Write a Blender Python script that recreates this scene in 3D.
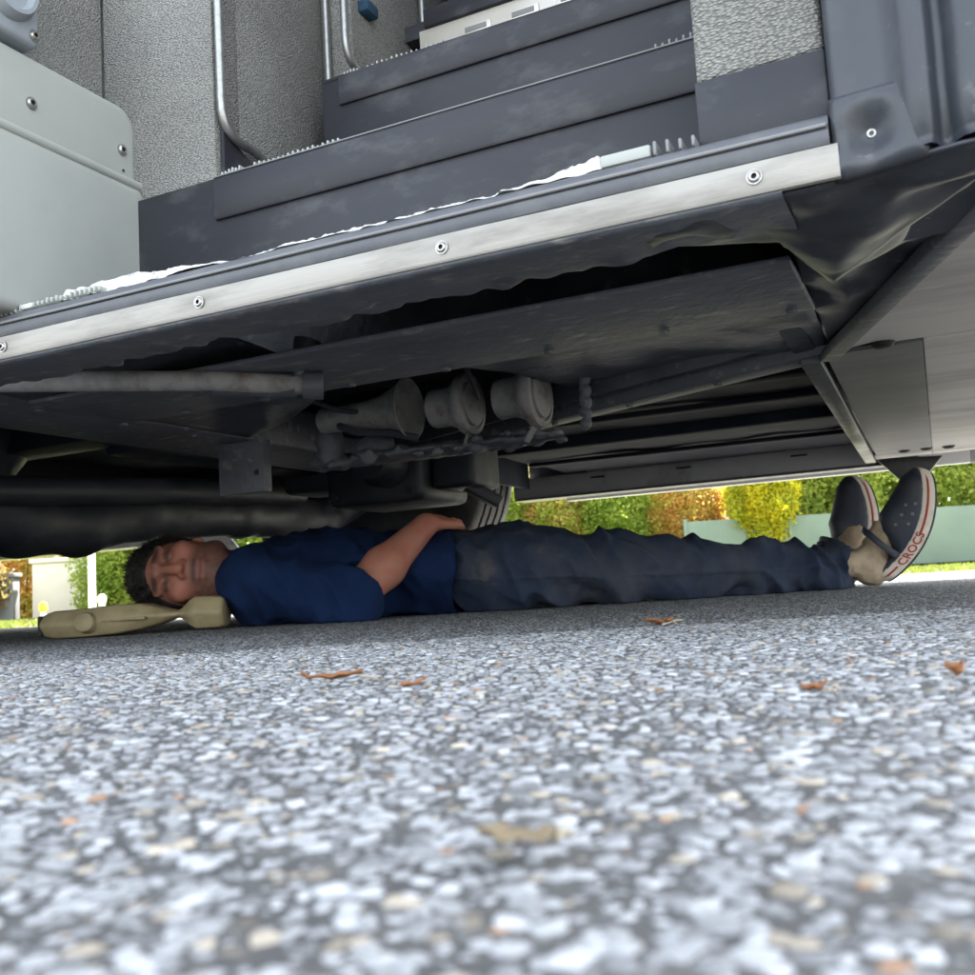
import bpy, bmesh, math, random
import numpy as np
from mathutils import Vector, Matrix

for o in list(bpy.data.objects): bpy.data.objects.remove(o, do_unlink=True)
SC = bpy.context.scene
COL = SC.collection
R = math.radians
rng = np.random.default_rng(7)
random.seed(7)

# ------------------------------------------------------------------ camera
cam_d = bpy.data.cameras.new("camera")
cam_d.sensor_fit = 'HORIZONTAL'; cam_d.sensor_width = 36.0; cam_d.lens = 36.0
cam_d.clip_start = 0.01; cam_d.clip_end = 500
cam = bpy.data.objects.new("camera", cam_d); COL.objects.link(cam)
cam.matrix_world = (Matrix.Translation((0, 0, 0.055)) @ Matrix.Rotation(math.pi/2 + R(5.83), 4, 'X')
                    @ Matrix.Rotation(R(-3.4), 4, 'Z'))
cam_d.dof.use_dof = True; cam_d.dof.focus_distance = 1.25; cam_d.dof.aperture_fstop = 15.0
SC.camera = cam

# ------------------------------------------------------------------ sky, sun, exposure
SUN_EL, SUN_AZ = R(55), R(36)            # azimuth from +Y towards +X
world = bpy.data.worlds.new("World"); SC.world = world; world.use_nodes = True
wn = world.node_tree
sky = wn.nodes.new("ShaderNodeTexSky"); sky.sky_type = 'NISHITA'; sky.sun_disc = False
sky.sun_elevation = SUN_EL; sky.sun_rotation = SUN_AZ
sky.air_density = 1.0; sky.dust_density = 2.0; sky.ozone_density = 1.0
bg = wn.nodes["Background"]; bg.inputs[1].default_value = 0.15
hsv = wn.nodes.new("ShaderNodeHueSaturation"); hsv.inputs["Hue"].default_value = 0.488; hsv.inputs["Saturation"].default_value = 0.40     # hazy, thinly veiled sky
wn.links.new(sky.outputs[0], hsv.inputs["Color"]); wn.links.new(hsv.outputs[0], bg.inputs[0])
sd = bpy.data.lights.new("sun", 'SUN'); sd.energy = 5.0; sd.angle = R(0.6); sd.color = (1.0, 0.94, 0.85)
sun = bpy.data.objects.new("sun", sd); COL.objects.link(sun)
sv = Vector((math.sin(SUN_AZ)*math.cos(SUN_EL), math.cos(SUN_AZ)*math.cos(SUN_EL), math.sin(SUN_EL)))
sun.rotation_euler = sv.to_track_quat('Z', 'Y').to_euler(); sun.location = sv*30
SC.view_settings.view_transform = 'Standard'; SC.view_settings.look = 'None'
SC.view_settings.exposure = 2.95; SC.view_settings.gamma = 1.0
SC.view_settings.use_curve_mapping = False

# ------------------------------------------------------------------ materials
MATS = {}
def material(name, base, rough=0.6, metal=0.0, var=None, var_scale=8.0, var_lo=0.45, var_hi=0.7, var_detail=6,
             bump=0.0, bump_scale=80.0, bump_tex='noise', stretch=(1, 1, 1), spec=0.5, rough_var=0.0,
             var2=None, var2_scale=30., var2_lo=.6, var2_hi=.72, trans=None, attr=None, bump_stretch=(1,1,1)):
    m = bpy.data.materials.new(name); m.use_nodes = True
    nt = m.node_tree; b = nt.nodes["Principled BSDF"]; N = nt.nodes.new; L = nt.links.new
    b.inputs["Roughness"].default_value = rough; b.inputs["Metallic"].default_value = metal
    b.inputs["Specular IOR Level"].default_value = spec
    tc = N("ShaderNodeTexCoord"); mp = N("ShaderNodeMapping"); mp.inputs[3].default_value = stretch
    L(tc.outputs["Object"], mp.inputs[0])
    rgb = N("ShaderNodeRGB"); rgb.outputs[0].default_value = (*base, 1); col = rgb.outputs[0]
    if attr:
        a = N("ShaderNodeAttribute"); a.attribute_name = attr; col = a.outputs["Color"]
    def blend(col, c2, scale, lo, hi, detail):
        t = N("ShaderNodeTexNoise"); t.inputs["Scale"].default_value = scale; t.inputs["Detail"].default_value = detail
        t.inputs["Roughness"].default_value = 0.62
        L(mp.outputs[0], t.inputs["Vector"])
        r = N("ShaderNodeMapRange"); r.inputs[1].default_value = lo; r.inputs[2].default_value = hi
        L(t.outputs["Fac"], r.inputs[0])
        mx = N("ShaderNodeMix"); mx.data_type = 'RGBA'
        L(r.outputs[0], mx.inputs[0]); L(col, mx.inputs[6]); mx.inputs[7].default_value = (*c2, 1)
        return mx.outputs[2], r.outputs[0]
    if var is not None:
        col, f = blend(col, var, var_scale, var_lo, var_hi, var_detail)
        if rough_var:
            mr = N("ShaderNodeMapRange"); mr.inputs[3].default_value = rough; mr.inputs[4].default_value = min(1, rough + rough_var)
            L(f, mr.inputs[0]); L(mr.outputs[0], b.inputs["Roughness"])
    if var2 is not None:
        col, f = blend(col, var2, var2_scale, var2_lo, var2_hi, 8)
    L(col, b.inputs["Base Color"])
    if bump:
        mp2 = N("ShaderNodeMapping"); mp2.inputs[3].default_value = bump_stretch; L(tc.outputs["Object"], mp2.inputs[0])
        if bump_tex == 'noise':
            t = N("ShaderNodeTexNoise"); t.inputs["Scale"].default_value = bump_scale; t.inputs["Detail"].default_value = 5
            out = t.outputs["Fac"]
        else:
            t = N("ShaderNodeTexVoronoi"); t.inputs["Scale"].default_value = bump_scale; out = t.outputs["Distance"]
        L(mp2.outputs[0], t.inputs["Vector"])
        bn = N("ShaderNodeBump"); bn.inputs["Strength"].default_value = bump; bn.inputs["Distance"].default_value = 0.002
        if bump_tex != 'noise': bn.invert = True
        L(out, bn.inputs["Height"]); L(bn.outputs[0], b.inputs["Normal"])
    if trans:
        tr = N("ShaderNodeBsdfTranslucent"); L(col, tr.inputs[0])
        ms = N("ShaderNodeMixShader"); ms.inputs[0].default_value = trans
        L(b.outputs[0], ms.inputs[1]); L(tr.outputs[0], ms.inputs[2])
        L(ms.outputs[0], nt.nodes["Material Output"].inputs[0])
    MATS[name] = m
    return m

M = MATS
material('undercoat', (.032, .037, .050), .42, var=(.085, .088, .098), var_scale=7, var_lo=.42, var_hi=.75, bump=.9, bump_scale=55,
         var2=(.19, .18, .165), var2_scale=45, var2_lo=.6, var2_hi=.78, rough_var=.25)
material('undercoat_dusty', (.085, .091, .106), .6, var=(.045, .049, .060), var_scale=5, var_lo=.45, var_hi=.72, bump=1.0, bump_scale=60,
         var2=(.25, .235, .21), var2_scale=38, var2_lo=.56, var2_hi=.75, stretch=(.6, 1.3, 1))
material('chassis_black', (.016, .019, .027), .5, var=(.040, .042, .05), var_scale=9, bump=.5, bump_scale=50, rough_var=.3)
material('step_plastic', (.027, .028, .034), .38, var=(.046, .047, .054), var_scale=3.5, var_lo=.4, var_hi=.75, bump=.07, bump_scale=500,
         var2=(.085, .085, .09), var2_scale=14, var2_lo=.54, var2_hi=.80, rough_var=.15, stretch=(.8, 1, 1.6), spec=.22)
material('rubber', (.020, .021, .024), .36, var=(.055, .055, .058), var_scale=10, var_lo=.5, var_hi=.78, bump=.15, bump_scale=60,
         rough_var=.25, stretch=(3, 3, .6))
material('nosing_rubber', (.075, .078, .088), .45, var=(.12, .122, .128), var_scale=16, bump=.12, bump_scale=120, rough_var=.2)
material('aluminium', (.31, .295, .268), .5, .65, var=(.20, .185, .165), var_scale=8, var_lo=.44, var_hi=.76, bump=.12, bump_scale=60,
         bump_stretch=(.25, 1, 6), stretch=(.8, 1, 4), rough_var=.2, var2=(.30, .22, .15), var2_scale=9, var2_lo=.66, var2_hi=.8)
material('steel', (.36, .36, .345), .42, .8, var=(.27, .27, .265), var_scale=120, bump=.05, bump_scale=300)
material('screw_steel', (.45, .44, .42), .35, .9, var=(.22, .19, .16), var_scale=200)
material('socket_black', (.012, .012, .012), .7)
material('jamb_plastic', (.36, .375, .345), .5, var=(.32, .335, .31), var_scale=5, bump=.10, bump_scale=700,
         var2=(.33, .33, .31), var2_scale=25, var2_lo=.62, var2_hi=.85)
material('fixture_grey', (.30, .33, .36), .38, var=(.25, .27, .29), var_scale=14, bump=.06, bump_scale=400)
material('tray_grey', (.50, .485, .46), .58, var=(.34, .33, .315), var_scale=4, var_lo=.45, var_hi=.68, bump=.2, bump_scale=35,
         stretch=(.5, 2.2, 1), var2=(.62, .60, .56), var2_scale=20, var2_lo=.6, var2_hi=.8, rough_var=.2)
material('tray_dark', (.105, .107, .113), .6, var=(.15, .15, .15), var_scale=5, bump=.15, bump_scale=40, stretch=(.6, 2, 1),
         var2=(.22, .215, .20), var2_scale=30, var2_lo=.62, var2_hi=.8)
material('skirt_paint', (.30, .305, .31), .5, var=(.15, .152, .155), var_scale=5, var_lo=.48, var_hi=.7, bump=.12, bump_scale=30)
material('body_paint', (.62, .62, .61), .25)
material('under_panel', (.013, .016, .025), .9, var=(.028, .031, .040), var_scale=5, bump=.5, bump_scale=40, spec=.2)
material('corner_black', (.030, .034, .042), .42, var=(.085, .088, .095), var_scale=9, var_lo=.5, var_hi=.8, bump=.7, bump_scale=22,
         var2=(.20, .195, .185), var2_scale=40, var2_lo=.62, var2_hi=.8, rough_var=.25)
material('horn_dusty', (.23, .227, .22), .8, var=(.10, .10, .10), var_scale=18, bump=.5, bump_scale=120, var2=(.11, .065, .04), var2_scale=26, var2_lo=.56, var2_hi=.74)
material('white_flake', (.62, .61, .58), .8, var=(.30, .29, .27), var_lo=.5, var_hi=.68, var_scale=90, bump=.6, bump_scale=220)
material('seat_fabric', (.02, .04, .09), .9, var=(.01, .10, .13), var_scale=30)
material('stainless', (.62, .59, .53), .4, .25, var=(.52, .49, .43), var_scale=6, bump=.05, bump_scale=90, bump_stretch=(.2, 1, 5))
material('tyre', (.035, .035, .036), .8, var=(.10, .097, .09), var_scale=12, bump=.3, bump_scale=60)
material('cardboard_pale', (.55, .56, .55), .7, var=(.25, .25, .25), var_scale=25, var_lo=.55, var_hi=.7)
material('shirt', (.005, .016, .056), .9, var=(.008, .024, .076), var_scale=12, bump=.3, bump_scale=500, spec=.2)
material('trousers', (.024, .034, .060), .88, var=(.060, .062, .074), var_scale=7, var_lo=.45, var_hi=.75, bump=.4, bump_scale=420, spec=.2,
         var2=(.13, .115, .095), var2_scale=11, var2_lo=.60, var2_hi=.86)
material('sock', (.46, .36, .25), .95, var=(.30, .22, .15), var_scale=25, bump=.5, bump_scale=300, spec=.1)
material('clog_foam', (.028, .036, .055), .55, var=(.060, .064, .075), var_scale=18, var_lo=.45, var_hi=.75, bump=.1, bump_scale=200,
         var2=(.16, .15, .13), var2_scale=60, var2_lo=.68, var2_hi=.8)
material('sole_cream', (.70, .63, .53), .6, var=(.50, .43, .34), var_scale=25, var_lo=.5, var_hi=.8)
material('sole_red', (.42, .030, .028), .55, var=(.30, .05, .04), var_scale=60)
material('eyelet_grey', (.20, .20, .20), .6)
material('skin', (.5, .3, .2), .55, attr='Col', bump=.12, bump_scale=350, spec=.35)
material('hair', (.010, .008, .007), .6, var=(.022, .017, .014), var_scale=60, bump=.8, bump_scale=260, spec=.4)
material('block_tan', (.40, .32, .175), .6, var=(.29, .225, .12), var_scale=14, bump=.15, bump_scale=60,
         var2=(.20, .16, .10), var2_scale=30, var2_lo=.64, var2_hi=.8)
material('block_dark', (.045, .04, .032), .7)
material('leaf_dry', (.36, .15, .055), .8, var=(.20, .085, .035), var_scale=120, bump=.3, bump_scale=300, trans=.2)
material('leaf_dry_tan', (.26, .20, .12), .8, var=(.19, .14, .085), var_scale=120, trans=.2)
material('twig', (.35, .30, .22), .8)
material('fence_teal', (.150, .195, .150), .75, var=(.125, .165, .13), var_scale=1.5)
material('grass', (.13, .17, .030), .8, trans=.35, var=(.20, .19, .04), var_scale=1.2)
material('lawn_soil', (.12, .14, .035), .95, var=(.16, .15, .05), var_scale=3)
material('bark', (.07, .05, .035), .9, bump=.5, bump_scale=40)
material('wall_pale', (.62, .57, .50), .85, var=(.55, .50, .43), var_scale=2, bump=.2, bump_scale=60)
material('wall_pink', (.62, .44, .36), .85, var=(.56, .40, .33), var_scale=1)
material('roof_tile', (.26, .10, .06), .8, var=(.2, .08, .05), var_scale=6)
material('white_paint', (.78, .78, .76), .4, var=(.66, .66, .63), var_scale=6)
material('yellow_paint', (.70, .45, .02), .5)
material('grey_dark', (.16, .165, .18), .6)
material('lace_shadow', (.02, .02, .025), .8)
for nm, c1, c2 in [('leaf_green', (.26, .34, .055), (.46, .52, .10)), ('leaf_bright', (.22, .32, .04), (.36, .42, .07)),
                   ('leaf_yellow', (.60, .52, .02), (.45, .48, .04)), ('leaf_orange', (.60, .34, .10), (.52, .50, .10)),
                   ('leaf_mixed', (.34, .42, .07), (.58, .38, .12)), ('leaf_olive', (.20, .17, .06), (.30, .17, .06))]:
    material(nm, c1, .7, var=c2, var_scale=3.0, var_lo=.4, var_hi=.62, trans=.62)

def carpet(name, scale, c1, c2, dist, rot):
    m = bpy.data.materials.new(name); m.use_nodes = True
    nt = m.node_tree; b = nt.nodes["Principled BSDF"]; N = nt.nodes.new; L = nt.links.new
    b.inputs["Roughness"].default_value = .95; b.inputs["Specular IOR Level"].default_value = .15
    tc = N("ShaderNodeTexCoord"); mp = N("ShaderNodeMapping"); mp.inputs[2].default_value = rot; mp.inputs[3].default_value = (1, 1, 2.0)
    L(tc.outputs["Object"], mp.inputs[0])
    nz = N("ShaderNodeTexNoise"); nz.inputs["Scale"].default_value = 14; L(mp.outputs[0], nz.inputs["Vector"])
    ad = N("ShaderNodeMix"); ad.data_type = 'RGBA'; ad.blend_type = 'LINEAR_LIGHT'; ad.inputs[0].default_value = .006
    L(mp.outputs[0], ad.inputs[6]); L(nz.outputs["Color"], ad.inputs[7])
    v = N("ShaderNodeTexVoronoi"); v.inputs["Scale"].default_value = scale; v.inputs["Randomness"].default_value = .75
    L(ad.outputs[2], v.inputs["Vector"])
    ramp = N("ShaderNodeMapRange"); ramp.inputs[1].default_value = .1; ramp.inputs[2].default_value = .65
    L(v.outputs["Distance"], ramp.inputs[0])
    mx = N("ShaderNodeMix"); mx.data_type = 'RGBA'; mx.inputs[6].default_value = (*c1, 1); mx.inputs[7].default_value = (*c2, 1)
    L(ramp.outputs[0], mx.inputs[0])
    n2 = N("ShaderNodeTexNoise"); n2.inputs["Scale"].default_value = 5; n2.inputs["Detail"].default_value = 4; L(tc.outputs["Object"], n2.inputs["Vector"])
    r2 = N("ShaderNodeMapRange"); r2.inputs[1].default_value = .3; r2.inputs[2].default_value = .7; r2.inputs[3].default_value = .82; r2.inputs[4].default_value = 1.12
    L(n2.outputs["Fac"], r2.inputs[0])
    mu = N("ShaderNodeMix"); mu.data_type = 'RGBA'; mu.blend_type = 'MULTIPLY'; mu.inputs[0].default_value = 1
    L(mx.outputs[2], mu.inputs[6]); L(r2.outputs[0], mu.inputs[7]); L(mu.outputs[2], b.inputs["Base Color"])
    bn = N("ShaderNodeBump"); bn.invert = True; bn.inputs["Strength"].default_value = 1.0; bn.inputs["Distance"].default_value = dist
    L(v.outputs["Distance"], bn.inputs["Height"]); L(bn.outputs[0], b.inputs["Normal"])
    MATS[name] = m
carpet('carpet', 290, (.47, .46, .425), (.20, .20, .19), .0025, (0.5, 0.5, 0.6))
carpet('carpet_coarse', 250, (.41, .40, .365), (.165, .165, .155), .0026, (0.15, 0.1, 0.2))

def asphalt():
    m = bpy.data.materials.new('asphalt'); m.use_nodes = True; MATS['asphalt'] = m
    nt = m.node_tree; b = nt.nodes["Principled BSDF"]; N = nt.nodes.new; L = nt.links.new
    b.inputs["Roughness"].default_value = .85
    tc = N("ShaderNodeTexCoord")
    v = N("ShaderNodeTexVoronoi"); v.inputs["Scale"].default_value = 150; L(tc.outputs["Object"], v.inputs["Vector"])
    hs = N("ShaderNodeSeparateColor"); L(v.outputs["Color"], hs.inputs[0])
    cr = N("ShaderNodeValToRGB"); e = cr.color_ramp.elements
    e[0].position = 0; e[0].color = (.07, .07, .072, 1); e[1].position = 1; e[1].color = (.42, .42, .41, 1)
    a = e.new(.45); a.color = (.22, .22, .22, 1); a = e.new(.7); a.color = (.31, .29, .25, 1)
    L(hs.outputs[0], cr.inputs[0])
    r = N("ShaderNodeMapRange"); r.inputs[1].default_value = .35; r.inputs[2].default_value = .75; L(v.outputs["Distance"], r.inputs[0])
    mx = N("ShaderNodeMix"); mx.data_type = 'RGBA'; L(r.outputs[0], mx.inputs[0]); L(cr.outputs[0], mx.inputs[6]); mx.inputs[7].default_value = (.04, .04, .042, 1)
    L(mx.outputs[2], b.inputs["Base Color"])
    bn = N("ShaderNodeBump"); bn.invert = True; bn.inputs["Strength"].default_value = .8; bn.inputs["Distance"].default_value = .002
    L(v.outputs["Distance"], bn.inputs["Height"]); L(bn.outputs[0], b.inputs["Normal"])
asphalt()
material('binder', (.055, .054, .054), .8, var=(.10, .097, .092), var_scale=40, bump=.6, bump_scale=400)
material('stone', (.3, .3, .3), .6, attr='Col', bump=.25, bump_scale=500, spec=.4)

def glass():
    m = bpy.data.materials.new('window_glass'); m.use_nodes = True; MATS['window_glass'] = m
    nt = m.node_tree; N = nt.nodes.new; L = nt.links.new
    t = N("ShaderNodeBsdfTransparent"); t.inputs[0].default_value = (.45, .5, .5, 1)
    g = N("ShaderNodeBsdfGlossy"); g.inputs["Roughness"].default_value = .02
    f = N("ShaderNodeFresnel"); f.inputs[0].default_value = 1.5
    ms = N("ShaderNodeMixShader"); L(f.outputs[0], ms.inputs[0]); L(t.outputs[0], ms.inputs[1]); L(g.outputs[0], ms.inputs[2])
    L(ms.outputs[0], nt.nodes["Material Output"].inputs[0])
glass()

# ------------------------------------------------------------------ helpers
def link_mesh(name, me, mat, parent=None):
    if mat and len(me.materials) == 0: me.materials.append(MATS[mat])
    o = bpy.data.objects.new(name, me); COL.objects.link(o)
    if parent is not None: o.parent = parent
    return o
def obj(name, bm, mat, parent=None, smooth=False):
    bmesh.ops.recalc_face_normals(bm, faces=bm.faces)
    me = bpy.data.meshes.new(name); bm.to_mesh(me); bm.free()
    if smooth:
        for p in me.polygons: p.use_smooth = True
        me.set_sharp_from_angle(angle=R(38))
    return link_mesh(name, me, mat, parent)
def pyobj(name, verts, faces, mat, parent=None, smooth=False):
    me = bpy.data.meshes.new(name); me.from_pydata([tuple(map(float, v)) for v in verts], [], faces); me.update()
    if smooth:
        for p in me.polygons: p.use_smooth = True
    return link_mesh(name, me, mat, parent)
def quads_mesh(name, V, Q, smooth=False):
    """fast mesh from numpy arrays (all faces with the same number of corners)"""
    V = np.asarray(V, np.float32); Q = np.asarray(Q, np.int32); k = Q.shape[1]
    me = bpy.data.meshes.new(name)
    me.vertices.add(len(V)); me.vertices.foreach_set('co', V.ravel())
    me.loops.add(Q.size); me.loops.foreach_set('vertex_index', Q.ravel())
    me.polygons.add(len(Q)); me.polygons.foreach_set('loop_start', np.arange(0, Q.size, k, dtype=np.int32))
    try: me.polygons.foreach_set('loop_total', np.full(len(Q), k, np.int32))
    except Exception: pass
    if smooth: me.polygons.foreach_set('use_smooth', np.ones(len(Q), bool))
    me.update(calc_edges=True); me.validate()
    return me
def thing(name, label, cat, loc=(0, 0, 0), rz=0, group=None):
    o = bpy.data.objects.new(name, None); COL.objects.link(o); o.empty_display_size = .1
    o.location = loc; o.rotation_euler = (0, 0, rz); o['label'] = label; o['category'] = cat
    if group: o['group'] = group
    return o
def tag(o, label, cat, group=None):
    o['label'] = label; o['category'] = cat
    if group: o['group'] = group
    return o
def add_box(bm, x0, x1, y0, y1, z0, z1, bevel=0.0, seg=2):
    g = bmesh.ops.create_cube(bm, size=1.0)
    for v in g['verts']:
        v.co = Vector(((x0+x1)/2 + v.co.x*(x1-x0), (y0+y1)/2 + v.co.y*(y1-y0), (z0+z1)/2 + v.co.z*(z1-z0)))
    if bevel > 0:
        ed = list({e for v in g['verts'] for e in v.link_edges})
        bmesh.ops.bevel(bm, geom=ed, offset=bevel, segments=seg, profile=.5, affect='EDGES')
def box(name, mat, parent, x0, x1, y0, y1, z0, z1, bevel=.002, seg=2):
    bm = bmesh.new(); add_box(bm, x0, x1, y0, y1, z0, z1, bevel, seg); return obj(name, bm, mat, parent, True)
def add_bar(bm, a, b, w, h, up=(0, 0, 1), bevel=.003):
    a, b = Vector(a), Vector(b); d = (b-a); l = d.length; d.normalize()
    s = d.cross(Vector(up)).normalized(); u = s.cross(d)
    g = bmesh.ops.create_cube(bm, size=1.0); vs = g['verts']
    if bevel:
        for v in vs: v.co = Vector((v.co.x*w, v.co.y*l, v.co.z*h))
        r = bmesh.ops.bevel(bm, geom=list({e for v in vs for e in v.link_edges}), offset=bevel, segments=2, profile=.5, affect='EDGES')
        vs = list({v for f in r['faces'] for v in f.verts} | {v for v in vs if v.is_valid})
        for v in vs: v.co = (a+b)/2 + s*v.co.x + d*v.co.y + u*v.co.z
    else:
        for v in vs: v.co = (a+b)/2 + s*(v.co.x*w) + d*(v.co.y*l) + u*(v.co.z*h)
def bar(name, mat, parent, a, b, w, h, **k):
    bm = bmesh.new(); add_bar(bm, a, b, w, h, **k); return obj(name, bm, mat, parent, True)
def add_tube(bm, pts, rad, n=12, cap=True):
    pts = [Vector(p) for p in pts]; rad = rad if isinstance(rad, (list, tuple)) else [rad]*len(pts)
    rings = []; ref = Vector((0, 0, 1))
    for i, p in enumerate(pts):
        t = (pts[min(i+1, len(pts)-1)] - pts[max(i-1, 0)]).normalized()
        if i == 0 and abs(t.dot(ref)) > .9: ref = Vector((1, 0, 0))
        s = (ref - t*ref.dot(t)).normalized(); u = t.cross(s); ref = s
        rings.append([bm.verts.new(p + (s*math.cos(2*math.pi*k/n) + u*math.sin(2*math.pi*k/n))*rad[i]) for k in range(n)])
    for a, b in zip(rings, rings[1:]):
        for k in range(n): bm.faces.new((a[k], a[(k+1) % n], b[(k+1) % n], b[k]))
    if cap: bm.faces.new(rings[0]); bm.faces.new(list(reversed(rings[-1])))
def tube(name, mat, parent, pts, rad, n=14, cap=True):
    bm = bmesh.new(); add_tube(bm, pts, rad, n, cap); return obj(name, bm, mat, parent, True)
def add_lathe(bm, prof, origin, axis, n=28):
    """prof: (radius, along axis)"""
    o = Vector(origin); t = Vector(axis).normalized(); s = t.orthogonal().normalized(); u = t.cross(s); rings = []
    for r, h in prof:
        if r < 1e-6: rings.append([bm.verts.new(o+t*h)])
        else: rings.append([bm.verts.new(o+t*h+(s*math.cos(2*math.pi*k/n)+u*math.sin(2*math.pi*k/n))*r) for k in range(n)])
    for a, b in zip(rings, rings[1:]):
        for k in range(n):
            q = [a[k % len(a)], a[(k+1) % len(a)], b[(k+1) % len(b)], b[k % len(b)]]
            q = list(dict.fromkeys(q))
            if len(q) > 2: bm.faces.new(q)
def lathe(name, mat, parent, prof, origin, axis, n=28):
    bm = bmesh.new(); add_lathe(bm, prof, origin, axis, n); return obj(name, bm, mat, parent, True)
def prism(name, mat, parent, poly, z0, z1, plane='xy', bevel=0, smooth=True):
    """extrude a polygon; plane names the two polygon axes, the third is the extrusion"""
    bm = bmesh.new()
    def P(a, b, c): return {'xy': (a, b, c), 'xz': (a, c, b), 'yz': (c, a, b)}[plane]
    lo = [bm.verts.new(P(a, b, z0)) for a, b in poly]; hi = [bm.verts.new(P(a, b, z1)) for a, b in poly]
    bm.faces.new(lo); bm.faces.new(list(reversed(hi))); n = len(poly)
    for i in range(n): bm.faces.new((lo[i], hi[i], hi[(i+1) % n], lo[(i+1) % n]))
    if bevel:
        bmesh.ops.recalc_face_normals(bm, faces=bm.faces)
        bmesh.ops.bevel(bm, geom=list(bm.edges), offset=bevel, segments=2, profile=.5, affect='EDGES')
    return obj(name, bm, mat, parent, smooth)
def profile_strip(name, mat, parent, prof, x0, x1, nx=2, fn=None, closed=True):
    """sweep a (y,z) profile along x"""
    xs = np.linspace(x0, x1, nx); V = []; F = []; n = len(prof)
    for i, x in enumerate(xs):
        for j, (y, z) in enumerate(prof):
            V.append(fn(x, y, z, j) if fn else (x, y, z))
    for i in range(nx-1):
        for j in range(n if closed else n-1):
            a = i*n+j; b = i*n+(j+1) % n; F.append((a, b, b+n, a+n))
    if closed: F.append(tuple(range(n))); F.append(tuple(range((nx-1)*n, nx*n))[::-1])
    bm = bmesh.new(); vs = [bm.verts.new(v) for v in V]
    for f in F: bm.faces.new([vs[k] for k in f])
    return obj(name, bm, mat, parent, True)

# value noise in numpy (for real displacement)
_perm = rng.random((64, 64, 64)).astype(np.float32)
def vnoise(P, s):
    P = np.asarray(P, np.float32)*s; i = np.floor(P).astype(int); f = P-i; f = f*f*(3-2*f); r = 0
    for dx in (0, 1):
        for dy in (0, 1):
            for dz in (0, 1):
                w = (f[..., 0] if dx else 1-f[..., 0])*(f[..., 1] if dy else 1-f[..., 1])*(f[..., 2] if dz else 1-f[..., 2])
                r = r + w*_perm[(i[..., 0]+dx) % 64, (i[..., 1]+dy) % 64, (i[..., 2]+dz) % 64]
    return r-.5

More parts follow.
